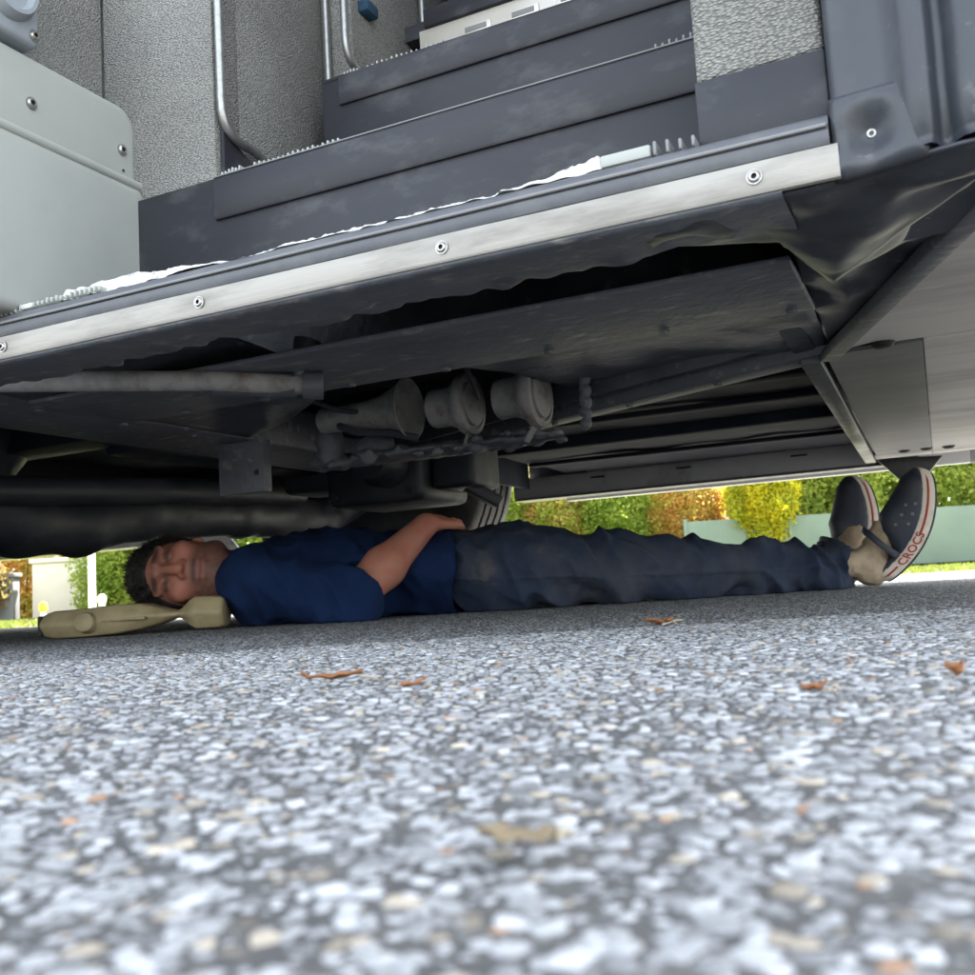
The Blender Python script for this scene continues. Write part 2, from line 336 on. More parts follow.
# ------------------------------------------------------------------ implicit surfaces for organic shapes
class Field:
    def __init__(s, lo, hi, h):
        s.lo = np.array(lo, float); s.h = h
        s.n = np.ceil((np.array(hi)-s.lo)/h).astype(int)+1
        s.F = np.full(s.n, .2, np.float32)
    def block(s, lo, hi):
        a = np.clip(np.floor((np.array(lo)-s.lo)/s.h).astype(int), 0, s.n-1); b = np.clip(np.ceil((np.array(hi)-s.lo)/s.h).astype(int)+1, 1, s.n)
        sl = tuple(slice(x, y) for x, y in zip(a, b))
        ax = [s.lo[i]+s.h*np.arange(a[i], b[i]) for i in range(3)]
        return sl, np.stack(np.meshgrid(*ax, indexing='ij'), -1).astype(np.float32)
    def put(s, lo, hi, fn, k, sub=False):
        m = k+.03; sl, P = s.block(np.array(lo)-m, np.array(hi)+m)
        if P.size == 0: return
        d = fn(P); c = s.F[sl]
        if sub:
            d = -d; hh = np.clip(.5-.5*(c-d)/k, 0, 1); s.F[sl] = c*(1-hh)+d*hh+k*hh*(1-hh)
        else:
            hh = np.clip(.5+.5*(c-d)/k, 0, 1); s.F[sl] = c*(1-hh)+d*hh-k*hh*(1-hh)
    def cone(s, a, ra, b, rb, k=.02, sub=False):
        a, b = np.array(a, np.float32), np.array(b, np.float32); ab = b-a; q = float(ab@ab)+1e-9; r = max(ra, rb)
        def fn(P):
            t = np.clip(((P-a)@ab)/q, 0, 1)[..., None]
            return np.linalg.norm(P-a-t*ab, axis=-1)-(ra+(rb-ra)*t[..., 0])
        s.put(np.minimum(a, b)-r, np.maximum(a, b)+r, fn, k, sub)
    def ell(s, c, r, Rm=None, k=.02, sub=False):
        c = np.array(c, np.float32); r = np.array(r, np.float32); Rm = np.eye(3) if Rm is None else np.array(Rm)
        def fn(P):
            q = (P-c)@Rm.T.astype(np.float32); k0 = np.linalg.norm(q/r, axis=-1); k1 = np.linalg.norm(q/(r*r), axis=-1)+1e-9
            return k0*(k0-1)/k1
        m = float(r.max()); s.put(c-m, c+m, fn, k, sub)
    def mesh(s):
        F = s.F; nx, ny, nz = F.shape; ins = F < 0
        cs = [(a, b, c) for a in (0, 1) for b in (0, 1) for c in (0, 1)]
        def cor(o): return F[o[0]:nx-1+o[0], o[1]:ny-1+o[1], o[2]:nz-1+o[2]]
        cnt = sum((cor(o) < 0).astype(np.int8) for o in cs); act = (cnt > 0) & (cnt < 8)
        ci = np.argwhere(act); acc = np.zeros((len(ci), 3)); num = np.zeros(len(ci))
        vals = {o: F[ci[:, 0]+o[0], ci[:, 1]+o[1], ci[:, 2]+o[2]] for o in cs}
        for o in cs:
            for ax in range(3):
                if o[ax]: continue
                p = list(o); p[ax] = 1; p = tuple(p); a, b = vals[o], vals[p]; m = (a < 0) != (b < 0)
                t = np.where(m, a/(a-b+1e-12), 0); pt = np.array(o, float)[None].repeat(len(ci), 0); pt[:, ax] = t
                acc[m] += pt[m]; num[m] += 1
        V = s.lo+s.h*(ci+acc/num[:, None])
        idx = np.full(act.shape, -1, np.int64); idx[tuple(ci.T)] = np.arange(len(ci)); Q = []
        for ax in range(3):
            u, w = (ax+1) % 3, (ax+2) % 3
            sa = [slice(1, -1)]*3; sa[ax] = slice(0, -1); sb = [slice(1, -1)]*3; sb[ax] = slice(1, None)
            e = np.argwhere(ins[tuple(sa)] != ins[tuple(sb)])
            if len(e) == 0: continue
            off = np.ones(3, int); off[ax] = 0; e = e+off; flip = ins[tuple(e.T)]
            def g(du, dw):
                c = e.copy(); c[:, u] -= du; c[:, w] -= dw; return idx[tuple(c.T)]
            q = np.stack([g(1, 1), g(0, 1), g(0, 0), g(1, 0)], 1); q[~flip] = q[~flip][:, ::-1]; Q.append(q)
        return V, np.concatenate(Q)
def smooth_verts(V, Q, it=2, lam=.5):
    V = V.copy(); n = len(V)
    for _ in range(it):
        S = np.zeros_like(V); c = np.zeros(n)
        for a, b in ((0, 1), (1, 2), (2, 3), (3, 0)):
            for p, q in ((a, b), (b, a)):
                for ax in range(3): S[:, ax] += np.bincount(Q[:, p], V[Q[:, q], ax], n)
                c += np.bincount(Q[:, p], minlength=n)
        V += lam*(S/np.maximum(c, 1)[:, None]-V)
    return V
def color_attr(me, C):
    a = me.attributes.new('Col', 'FLOAT_COLOR', 'POINT')
    a.data.foreach_set('color', np.concatenate([C, np.ones((len(C), 1))], 1).astype(np.float32).ravel())

#=SETTING=#
# ================================================================== SETTING
def structure(o):
    o['kind'] = 'structure'; return o
def road_edge(x): return 4.5+.06*x
# ground (soil and grass colour) as one sheet to the horizon
structure(pyobj('ground', [(-300, -300, -.03), (300, -300, -.03), (300, 300, -.03), (-300, 300, -.03)], [(0, 1, 2, 3)], 'lawn_soil'))
bm = bmesh.new()
pts = [(-60, -40), (60, -40), (60, road_edge(60)), (-60, road_edge(-60))]
lo = [bm.verts.new((x, y, -.026)) for x, y in pts]; hi = [bm.verts.new((x, y, 0)) for x, y in pts]
bm.faces.new(hi)
for i in range(4): bm.faces.new((lo[i], lo[(i+1) % 4], hi[(i+1) % 4], hi[i]))
structure(obj('road', bm, 'asphalt'))

# exposed aggregate: thousands of rounded stones set in the binder, real geometry out to about 3.3 m
def stones():
    binder = pyobj('road_surface', [(-2.6, .03, .0004), (2.6, .03, .0004), (2.6, 3.4, .0004), (-2.6, 3.4, .0004)], [(0, 1, 2, 3)], 'binder')
    structure(binder)
    def field(d0, d1, sp, nring, nseg, name):
        ys = np.arange(d0, d1, sp*.866); P = []
        for i, y in enumerate(ys):
            w = .60*y+.09
            xs = np.arange(-w, w, sp)+(sp/2 if i % 2 else 0)
            P.append(np.stack([xs, np.full_like(xs, y)], 1))
        P = np.concatenate(P); P += rng.uniform(-.40*sp, .40*sp, P.shape); n = len(P)
        P = P[rng.random(n) > .03]; n = len(P)
        r = np.clip(rng.lognormal(-.04, .42, n), .28, 1.75)*sp*.455
        asp = rng.uniform(.72, 1.25, n); th = rng.uniform(0, math.pi, n); hh = r*rng.uniform(.22, .50, n)
        V = []; ang = np.arange(nseg)*2*math.pi/nseg
        wob = 1+rng.uniform(-.28, .24, (n, nseg))
        tilt = rng.uniform(-.22, .22, (n, 2))
        for k in range(nring):
            t = k/nring; cr = math.cos(t*math.pi/2)**.55; ch = math.sin(t*math.pi/2)
            x = r[:, None]*wob*cr*np.cos(ang)*np.sqrt(asp)[:, None]; y = r[:, None]*wob*cr*np.sin(ang)/np.sqrt(asp)[:, None]
            z = (hh*ch)[:, None]+(x*tilt[:, :1]+y*tilt[:, 1:])*ch
            if k: z = z+rng.uniform(-.07, .07, z.shape)*r[:, None]
            c, s = np.cos(th)[:, None], np.sin(th)[:, None]
            V.append(np.stack([P[:, :1]+c*x-s*y, P[:, 1:]+s*x+c*y, z-.0002*(k == 0)], -1))
        top = np.stack([P[:, 0], P[:, 1], hh*rng.uniform(.92, 1.05, n)], -1)[:, None]
        V = np.concatenate(V+[top], 1); m = V.shape[1]; F3 = []
        for k in range(nring-1):
            for j in range(nseg):
                a, b = k*nseg+j, k*nseg+(j+1) % nseg; F3 += [(a, b, b+nseg), (a, b+nseg, a+nseg)]
        for j in range(nseg): F3.append(((nring-1)*nseg+j, (nring-1)*nseg+(j+1) % nseg, m-1))
        F3 = np.array(F3)[None]+(np.arange(n)*m)[:, None, None]
        me = quads_mesh(name, V.reshape(-1, 3), F3.reshape(-1, 3), True)
        g = np.clip(rng.normal(.285, .085, n), .10, .48); C = np.stack([g*.985, g, g*1.02], 1)
        k = rng.random(n); warm = k < .10; C[warm] *= np.array([1.05, .90, .70]); dk = (k > .10) & (k < .22); C[dk] *= .55
        rust = (k > .992); C[rust] *= np.array([.95, .55, .32])
        color_attr(me, np.repeat(C, m, 0))
        o = link_mesh(name, me, 'stone'); o['kind'] = 'stuff'; o['label'] = 'pale rounded aggregate stones set in the road surface'; o['category'] = 'stones'
    field(.085, .30, .0044, 3, 9, 'aggregate_stones')
    field(.30, 1.10, .0045, 2, 6, 'aggregate_stones')
    field(1.10, 2.9, .0056, 1, 6, 'aggregate_stones')
stones()

# lawn verge
me_v = []; me_q = []
n = 26000
gx = rng.uniform(-9, 11, n); gy = np.array([road_edge(x) for x in gx])+.02+rng.random(n)**1.6*9.5
hgt = rng.uniform(.02, .05, n); a = rng.uniform(0, math.pi, n); lx, ly = rng.normal(0, .015, n), rng.normal(0, .015, n)
w = .004+.0012*gy
V = np.stack([np.stack([gx-np.cos(a)*w, gy-np.sin(a)*w, np.full(n, -.03)], 1), np.stack([gx+np.cos(a)*w, gy+np.sin(a)*w, np.full(n, -.03)], 1),
              np.stack([gx+lx, gy+ly, -.03+hgt], 1)], 1)
me = quads_mesh('lawn_grass', V.reshape(-1, 3), np.arange(3*n).reshape(-1, 3))
o = link_mesh('lawn_grass', me, 'grass'); o['kind'] = 'stuff'; o['label'] = 'sunlit short grass verge beyond the road'; o['category'] = 'grass'

# foliage helpers
def leaf_cloud(name, mat, parent, n, lo, hi, size, shape='box', clump=1.2):
    lo, hi = np.array(lo, float), np.array(hi, float); c, h = (lo+hi)/2, (hi-lo)/2
    P = rng.uniform(-1, 1, (int(n*3.2), 3))
    if shape == 'box':
        s = np.abs(P).max(1); keep = s > rng.uniform(.3, 1.0, len(P))
    else:
        s = np.linalg.norm(P, axis=1); keep = (s < 1) & (s > rng.uniform(.15, .95, len(P)))
    P = P[keep]; W = c+P*h
    nz = vnoise(W+13, clump*1.6)+.6*vnoise(W+5, clump*4); W = W[nz > -.22][:n]; m = len(W)
    W = W+(W-c)*(vnoise(W, clump)*.55+vnoise(W+3, clump*3.3)*.5+(rng.random(m)**6)*.25)[:, None]*(np.array([1, 1, 1]) if shape != 'box' else np.array([.05, .5, .25]))
    d = rng.normal(size=(m, 3)); d /= np.linalg.norm(d, axis=1)[:, None]; e = np.cross(d, rng.normal(size=(m, 3))); e /= np.linalg.norm(e, axis=1)[:, None]
    sz = size*rng.uniform(.6, 1.4, m)[:, None]
    V = np.stack([W-d*sz, W+e*sz*.55, W+d*sz, W-e*sz*.55], 1).reshape(-1, 3); V[:, 2] = np.maximum(V[:, 2], lo[2]-.01)
    me = quads_mesh(name, V, np.arange(4*m).reshape(-1, 4)); o = link_mesh(name, me, mat, parent); o['kind'] = 'stuff'; return o
def stems(parent, cx, cy, z1, n, spread):
    for i in range(n):
        a = 2*math.pi*i/n; b = (cx+math.cos(a)*.05, cy+math.sin(a)*.05, -.03); t = (cx+math.cos(a)*spread, cy+math.sin(a)*spread*.5, z1)
        mid = tuple((p+q)/2+random.uniform(-.05, .05) for p, q in zip(b, t))
        tube('stem', 'bark', parent, [b, mid, t], [.022, .016, .006], 6)
def shrub(label, mat, x0, x1, y0, y1, z0, z1, n, size, shape='ell', cat='shrub', name='shrub', group=None, ns=5):
    n = int(n*2.3); size = size*.62
    t = thing(name, label, cat, ((x0+x1)/2, (y0+y1)/2, -.03), group=group)
    c = Vector(t.location); f = leaf_cloud('foliage', mat, t, n, (x0-c.x, y0-c.y, z0-c.z), (x1-c.x, y1-c.y, z1-c.z), size, shape)
    stems(t, 0, 0, (z1+.03)*.6, ns, (x1-x0)*.3)
    leaf_cloud('inner_foliage', mat, t, n//3, (x0*.6+x1*.4-c.x, y0*.5+y1*.5-c.y, z0+.1-c.z), (x0*.4+x1*.6-c.x, y1-c.y, z1-.1-c.z), size*2.2, 'box') if shape == 'ell' else leaf_cloud('inner_foliage', mat, t, n//4, (x0-c.x, (y0+y1)/2-.1-c.y, z0-c.z), (x1-c.x, y1-c.y, z1-.05-c.z), size*2.4, 'box')
    return t
# clipped hedge behind the teal screen, one stretch after another
shrub('clipped green hedge rising above the teal screen fence', 'leaf_green', 4.55, 12.5, 15.3, 16.5, -.02, 2.5, 52000, .055, 'box', 'hedge', 'hedge', ns=9)
shrub('bright yellow autumn shrub hanging over the teal screen fence', 'leaf_yellow', 3.75, 4.75, 14.55, 15.7, .42, 2.1, 9000, .05)
shrub('orange and green autumn shrub in front of the pinkish house', 'leaf_orange', 2.35, 3.95, 15.2, 16.6, -.02, 2.1, 9000, .05)
shrub('yellow green bush beside the orange autumn shrub', 'leaf_bright', 1.35, 2.55, 15.0, 16.3, -.02, 2.1, 9000, .05)
shrub('rusty green and orange bush between the yellow green and fresh green bushes', 'leaf_mixed', .55, 1.7, 15.1, 16.4, -.02, 2.0, 8000, .05)
shrub('fresh green bush glimpsed beside the far bus tyre', 'leaf_bright', -.6, .75, 15.2, 16.5, -.02, 2.1, 9000, .05)
shrub('tall bright green hedge behind the white post', 'leaf_bright', -5.7, -1.2, 13.2, 14.4, -.02, 2.2, 34000, .05, 'box', 'hedge', 'hedge', ns=7)
shrub('olive brown shrub beside the pale garden wall', 'leaf_olive', -8.6, -6.7, 13.0, 14.2, -.02, .95, 9000, .05)
shrub('orange leaved hedge behind the pale garden wall', 'leaf_orange', -9.5, -5.6, 15.2, 16.2, -.02, 1.6, 14000, .055, 'box', 'hedge', 'hedge')

# teal screen fence
fx0, fx1 = 3.0, 12.6
t = thing('screen_fence', 'low teal green screen fence in front of the clipped hedge', 'fence', (fx0, 15.0, -.03))
npan = 6; step = (fx1-fx0)/npan
for i in range(npan):
    box('panel', 'fence_teal', t, i*step+.03, (i+1)*step-.03, -.012, .012, .05, .90, .004)
for i in range(npan+1):
    box('post', 'fence_teal', t, i*step-.028, i*step+.028, -.03, .03, 0, .94, .004)
# house far behind the shrubs
t = thing('house', 'pinkish rendered house glimpsed between autumn shrubs', 'house', (3.4, 24, -.03))
box('wall', 'wall_pink', t, -4, 4, 0, 7, 0, 5, .01)
prism('roof', 'roof_tile', t, [(-4.5, 4.95), (4.5, 4.95), (0, 8)], -.5, 7.5, 'xz')
for x in (-2.4, .9):
    wd = box('window', 'white_paint', t, x, x+1.3, -.04, .03, 1.1, 2.4, .01)
    for k in range(2): box('pane', 'grey_dark', wd, x+.07+k*.6, x+.62+k*.6, -.05, -.03, 1.18, 2.32, .004)
box('door', 'grey_dark', t, -.7, .3, -.05, .03, 0, 2.1, .01)
# pale garden wall with dark gate pillar, posts
t = thing('garden_wall', 'pale rendered garden wall with flat coping behind the grass verge', 'wall', (-6.55, 14.0, -.03))
box('wall_panel', 'wall_pale', t, 0, 1.05, -.1, .1, 0, .80, .01)
box('coping', 'wall_pale', t, -.03, 1.08, -.14, .14, .80, .86, .01)
t = thing('gate_pillar', 'dark grey gate pillar at the end of the pale garden wall', 'pillar', (-6.85, 13.85, -.03))
box('shaft', 'grey_dark', t, -.1, .1, -.1, .1, 0, .62, .01); box('cap', 'grey_dark', t, -.13, .13, -.13, .13, .62, .68, .012)
t = thing('white_post', 'tall slim white post in front of the bright green hedge', 'post', (-4.10, 10, -.03))
tube('shaft', 'white_paint', t, [(0, 0, 0), (0, 0, 2.6)], .037, 14); lathe('base', 'white_paint', t, [(0, 0), (.07, 0), (.07, .03), (.04, .05), (0, .05)], (0, 0, 0), (0, 0, 1))
t = thing('white_bollard', 'short white round topped bollard beside the slim white post', 'bollard', (-4.0, 10, -.03))
lathe('body', 'white_paint', t, [(0, 0), (.034, 0), (.034, .12), (.03, .14), (.036, .16), (.045, .19), (.04, .225), (.02, .245), (0, .25)], (0, 0, 0), (0, 0, 1))
t = thing('yellow_marker', 'small yellow topped marker post standing in the grass', 'marker post', (-3.68, 8, -.03))
tube('shaft', 'white_paint', t, [(0, 0, 0), (0, 0, .12)], .022, 12); lathe('cap', 'yellow_paint', t, [(.024, .10), (.034, .11), (.034, .15), (.022, .175), (0, .18)], (0, 0, 0), (0, 0, 1))
# ================================================================== BUS
bus = thing('coach_bus', 'large coach bus with open front door, black steps and aluminium door sill', 'bus', (.257, .715, 0), R(-24.9))
# --- screws: one shared mesh, socket head on a washer, axis along -Y of the mesh
def screw_mesh(r=.0062):
    bm = bmesh.new()
    add_lathe(bm, [(0, .0004), (r*.30, .0004), (r*.36, .0030), (r*.62, .0034), (r*.80, .0022), (r*.84, .0014), (r, .0012), (r, 0), (0, 0)], (0, 0, 0), (0, -1, 0), 20)
    bmesh.ops.recalc_face_normals(bm, faces=bm.faces)
    me = bpy.data.meshes.new('screw'); bm.to_mesh(me); bm.free()
    me.materials.append(M['screw_steel']); me.materials.append(M['socket_black'])
    for p in me.polygons:
        p.use_smooth = True; c = p.center
        if math.hypot(c.x, c.z) < r*.33: p.material_index = 1
    me.set_sharp_from_angle(angle=R(40)); return me
SCREW = screw_mesh()
def screw(parent, loc, face='-y', s=1.0):
    o = bpy.data.objects.new('screw', SCREW); COL.objects.link(o); o.parent = parent; o.location = loc; o.scale = (s, s, s)
    o.rotation_euler = {'-y': (0, 0, 0), '+x': (0, 0, R(90)), '-z': (R(90), 0, 0)}[face]
    return o

# --- door sill
def wob(amp, sc, seed=0):
    return lambda x, y, z, j: (x, y, z + amp*vnoise(np.array([x*sc+seed, j*.37, .5]), 1.0))
prof = [(.0, .3715), (.0, .3490), (.0012, .3462), (.004, .3452), (.007, .3468), (.012, .360), (.012, .3715)]
trim = profile_strip('sill_trim', 'aluminium', bus, prof, -.93, .0235, 60, wob(.0007, 14))
trim['label'] = 'scratched aluminium strip screwed along the door sill'
for x in (-.88, -.593, -.314, -.039): screw(trim, (x, -.0004, .3595))
# ragged, sealant coated flange under the strip
nx = 190; V = []; F = []
prof = [(.003, .3455), (.0035, .3435), (.012, .3420), (.040, .3425), (.066, .3435), (.085, .3430), (.090, .3450), (.086, .3480), (.040, .352), (.006, .352)]
for i in range(nx):
    x = -1.02+1.0*i/(nx-1)
    for j, (y, z) in enumerate(prof):
        a = (0, .1, .3, .6, .8, 1, 1, .9, 0, 0)[j]; nz = vnoise(np.array([x*16+3, 4.25, 1.5]), 1.)*.040+vnoise(np.array([x*60, 2.3, 9]), 1.)*.016
        V.append((x, y+nz*a*(y > .05), z+.005*float(vnoise(np.array([x*45, y*45, 2.]), 1.))*a))
n = len(prof)
for i in range(nx-1):
    for j in range(n): F.append((i*n+j, i*n+(j+1) % n, (i+1)*n+(j+1) % n, (i+1)*n+j))
o = pyobj('sill_flange', V, F, 'undercoat_dusty', bus, True); o['label'] = 'dark ragged sealant coated flange below the aluminium strip'
prof = [(.001, .3725), (-.0015, .378), (-.001, .3835), (.0015, .3860), (.0005, .3885), (.0035, .3945), (.009, .3990), (.02, .4015), (.062, .402), (.062, .3725)]
nosing = profile_strip('sill_nosing', 'nosing_rubber', bus, prof, -.93, .018, 40, wob(.0008, 9, 4))
prof = [(-.0030, .3855), (-.0036, .3868), (-.0030, .3880), (.0012, .3880), (.0012, .3855)]
profile_strip('highlight_bead', 'eyelet_grey', nosing, prof, -.93, .0165, 40, wob(.0008, 9, 4))  # paler ridge, its colour stands in for the highlight along the nosing
box('tread', 'step_plastic', bus, -.93, .0, .0625, .1995, .388, .4005, .001)
# worn white edging along the first tread
def flake(x0, x1, y0, y1, h, seed, env, label=None):
    nx, ny = max(10, int((x1-x0)/.002)), 14; V = []; F = []
    for i in range(nx):
        s = i/(nx-1); x = x0+(x1-x0)*s; e = np.interp(s, *zip(*env))
        for j in range(ny):
            t = j/(ny-1); p = np.array([x, t*.05, seed*.37])
            y = y0+(y1-y0)*t+.010*float(vnoise(p, 70))*(1-t)
            z = .4023+h*e*(math.sin(math.pi*min(.9, .08+t*.9))**.6+.35*float(vnoise(p, 60)))+.004*e*float(vnoise(p, 170))+.003*e*float(vnoise(p, 330))
            V.append((x, y, max(z, .4022) if 0 < j < ny-1 else .4021))
    for i in range(nx-1):
        for j in range(ny-1): F.append((i*ny+j, i*ny+j+1, (i+1)*ny+j+1, (i+1)*ny+j))
    o = pyobj('white_edging', V, F, 'white_flake', bus, True)
    if label: o['label'] = label
flake(-.815, -.54, .014, .085, .021, 1, [(0, .1), (.06, .85), (.3, 1), (.55, .75), (.85, .25), (1, 0)], 'frayed white edging on the first step')
flake(-.55, -.25, .014, .035, .0045, 2, [(0, .2), (.2, .8), (.6, .5), (1, .6)])
flake(-.262, -.165, .012, .05, .014, 3, [(0, .1), (.4, .45), (.8, 1), (.95, 1.1), (1, .3)])
box('edging_clip', 'jamb_plastic', bus, -.166, -.122, .012, .036, .4022, .4130, .002)
# ribs of the tread mats: short comb teeth along the edges
def comb(x0, x1, y, z, n, h=.008, mat='jamb_plastic', parent=None):
    bm = bmesh.new()
    for i in range(n):
        x = x0+(x1-x0)*i/max(1, n-1); hh = h*random.uniform(.7, 1.15)
        add_box(bm, x-.0014, x+.0014, y, y+.02, z, z+hh, .0009, 1)
    o = obj('mat_ribs', bm, mat, parent or bus, True); o['kind'] = 'stuff'; return o
comb(-.93, -.868, .012, .4015, 9); comb(-.842, -.74, .008, .4015, 15, .007); comb(-.118, -.086, .010, .4015, 4, .013, 'eyelet_grey')
box('edging_clip', 'white_paint', bus, -.864, -.846, .010, .03, .4022, .4085, .002)
# --- stairs
riser = box('riser', 'step_plastic', bus, -.93, -.03, .2005, .2155, .4010, .5985, .001)
n2 = [(.2000, .5415), (.1965, .5415), (.1950, .544), (.1950, .592), (.1965, .5975), (.2000, .6002)]
st2 = profile_strip('step_nosing', 'step_plastic', bus, n2, -.735, -.03, 2)
for yy, zz in ((.1954, .5975), (.2010, .6008)):
    tube('highlight_line', 'eyelet_grey', st2, [(-.734, yy, zz), (-.03, yy, zz)], .0010, 6)  # thin pale lines painting the bright highlight on the nosing edge
box('tread', 'step_plastic', bus, -.735, -.03, .2005, .3995, .599, .6012, .001)
comb(-.728, -.700, .203, .600, 6, .008, 'jamb_plastic'); comb(-.676, -.55, .203, .600, 18, .0065, 'jamb_plastic'); comb(-.155, -.118, .203, .600, 6, .008, 'eyelet_grey')
box('edging_clip', 'white_paint', bus, -.116, -.09, .205, .222, .6008, .609, .002)
prism('tread_end_plate', 'step_plastic', bus, [(.217, .600), (.217, .672), (.30, .632), (.36, .600)], -.7395, -.7335, 'yz')
box('riser', 'step_plastic', bus, -.70, -.03, .4003, .4155, .6000, .8075, .001)
n3 = [(.4000, .7660), (.3965, .7660), (.395, .768), (.395, .804), (.3965, .8090), (.400, .8120)]
st3 = profile_strip('step_nosing', 'step_plastic', bus, n3, -.668, -.03, 2)
box('tread', 'step_plastic', bus, -.70, -.03, .4005, .624, .808, .8135, .001)
comb(-.662, -.640, .402, .812, 5, .007); comb(-.622, -.50, .402, .812, 16, .006)
# third riser: stainless plate with pressed slots
r3 = box('riser_plate', 'stainless', bus, -.650, -.03, .6250, .640, .812, .9910, .001)
r3['label'] = 'bright stainless riser plate with pressed slots'
for x in (-.572, -.488, -.404, -.320, -.236):
    box('slot', 'stainless', r3, x, x+.055, .6225, .6262, .9575, .9725, .0016)
    box('slot_recess', 'eyelet_grey', r3, x+.008, x+.047, .6215, .6235, .9605, .9695, .0008)
box('step_nosing', 'step_plastic', bus, -.638, -.03, .6180, .640, .9915, 1.024, .003)
box('floor', 'step_plastic', bus, -10.9, .60, .6405, 2.46, .99, 1.018, .001)
st = box('passenger_seat', 'seat_fabric', bus, -.64, -.40, .70, 1.15, 1.045, 1.25, .03); box('seat_back', 'seat_fabric', st, -.64, -.56, .70, 1.15, 1.20, 1.9, .03)
box('seat_leg', 'steel', st, -.54, -.50, .9, .94, 1.018, 1.06, .004)
# --- left wall of the stairwell
box('side_panel', 'carpet', bus, -.80, -.741, .2605, .470, .55, 2.4, .003)
box('side_panel', 'carpet', bus, -.80, -.686, .4705, .80, .76, 2.4, .003)
box('side_panel', 'carpet', bus, -.80, -.720, .8005, 2.46, 1.018, 2.4, .003)
box('door_panel', 'carpet', bus, -.935, -.7415, .2085, .26, .6025, 2.4, .003)
box('door_jamb', 'carpet', bus, -1.02, -.9355, .02, .208, .402, 2.4, .003)
box('skirting', 'step_plastic', bus, -.93, -.7365, .2160, .2220, .5990, .6020, .001)
# trim rails
def arc_rail(pts, r=.0062):
    P = [Vector(p) for p in pts]; out = [P[0]]
    for a, b, c in zip(P, P[1:], P[2:]):
        r0 = min(.045, (a-b).length*.45, (c-b).length*.8)
        p0 = b+(a-b).normalized()*r0; p1 = b+(c-b).normalized()*r0
        for k in range(7): t = k/6; out.append(p0*(1-t)**2+b*2*t*(1-t)+p1*t*t)
    out.append(P[-1]); return tube('trim_rail', 'steel', bus, out, r, 12)
arc_rail([(-.728, .207, 2.3), (-.728, .207, .660), (-.728, .30, .6620), (-.728, .33, .610)])
arc_rail([(-.728, .462, 2.3), (-.728, .462, .61)])
arc_rail([(-.673, .428, 2.3), (-.673, .428, .845), (-.673, .49, .852), (-.673, .51, .815)])
arc_rail([(-.673, .685, 2.3), (-.673, .685, .815)])
box('wall_clip', 'seat_fabric', bus, -.69, -.668, .490, .525, .965, .985, .004)
# --- grey moulded casing on the rear door post
def rrect(y0, y1, z0, z1, r, corners):
    out = []
    for (cy, cz, a0, key) in ((y0, z0, 180, 'bl'), (y1, z0, 270, 'br'), (y1, z1, 0, 'tr'), (y0, z1, 90, 'tl')):
        rr = r if key in corners else .003
        oy = cy+(rr if cy == y0 else -rr); oz = cz+(rr if cz == z0 else -rr)
        for k in range(9):
            a = R(a0+90*k/8); out.append((oy+rr*math.cos(a), oz+rr*math.sin(a)))
    return out
def casing(name, poly, x0, x1, r):
    bm = bmesh.new(); n = len(poly); rings = []
    cy = sum(p[0] for p in poly)/n; cz = sum(p[1] for p in poly)/n
    def ring(x, inset):
        return [bm.verts.new((x, p[0]+(inset if p[0] < cy else -inset), p[1]+(inset if p[1] < cz else -inset))) for p in poly]
    rings = [ring(x0, 0)]+[ring(x1-r+r*math.sin(R(a)), r*(1-math.cos(R(a)))) for a in (0, 22, 45, 67, 90)]
    for a, b in zip(rings, rings[1:]):
        for k in range(n): bm.faces.new((a[k], a[(k+1) % n], b[(k+1) % n], b[k]))
    bm.faces.new(rings[-1]); bm.faces.new(rings[0][::-1])
    return obj(name, bm, 'jamb_plastic', bus, True)
cs = casing('door_post_casing', rrect(-.05, .214, .610, .732, .026, ('tr',)), -.96, -.882, .009)
cs['label'] = 'pale grey moulded plastic casing with two screws'
lower = casing('casing_lower', rrect(-.05, .2175, .403, .6205, .010, ('tr',)), -.96, -.8685, .0135)
tube('bead', 'jamb_plastic', cs, [(-.8735, -.05, .6215), (-.8735, .2085, .6215)], .0062, 12)
lower.parent = cs; lower.name = 'lower_shell'
screw(cs, (-.8818, .043, .670), '+x', 1.25); screw(cs, (-.8818, .187, .668), '+x', 1.25)
lathe('plug_hole', 'socket_black', cs, [(0, .0004), (.0022, .0004), (.0022, 0)], (-.8818, .189, .640), (1, 0, 0), 10)
# hinge fixture above the casing
fx = box('hinge_housing', 'fixture_grey', bus, -.925, -.872, -.05, .050, .739, .86, .008, 3)
fx['label'] = 'blue grey hinge housing with round boss'
lathe('boss', 'fixture_grey', fx, [(0, .006), (.022, .006), (.026, .014), (.031, .014), (.034, .008), (.036, 0), (0, 0)], (-.872, .005, .792), (1, 0, 0))
screw(fx, (-.8718, .040, .752), '+x', 1.2); screw(fx, (-.8718, .040, .84), '+x', 1.2)
# --- front door pillar
pl = box('door_pillar', 'carpet_coarse', bus, -.084, .0185, .032, .40, .463, 2.4, .006, 3); pl['label'] = 'front door pillar faced with coarse grey carpet'
box('pillar_base', 'step_plastic', bus, -.0845, .0190, .027, .40, .4035, .4625, .002)
box('stair_side', 'step_plastic', bus, -.0295, .0185, .4005, .80, .40, 2.4, .002)
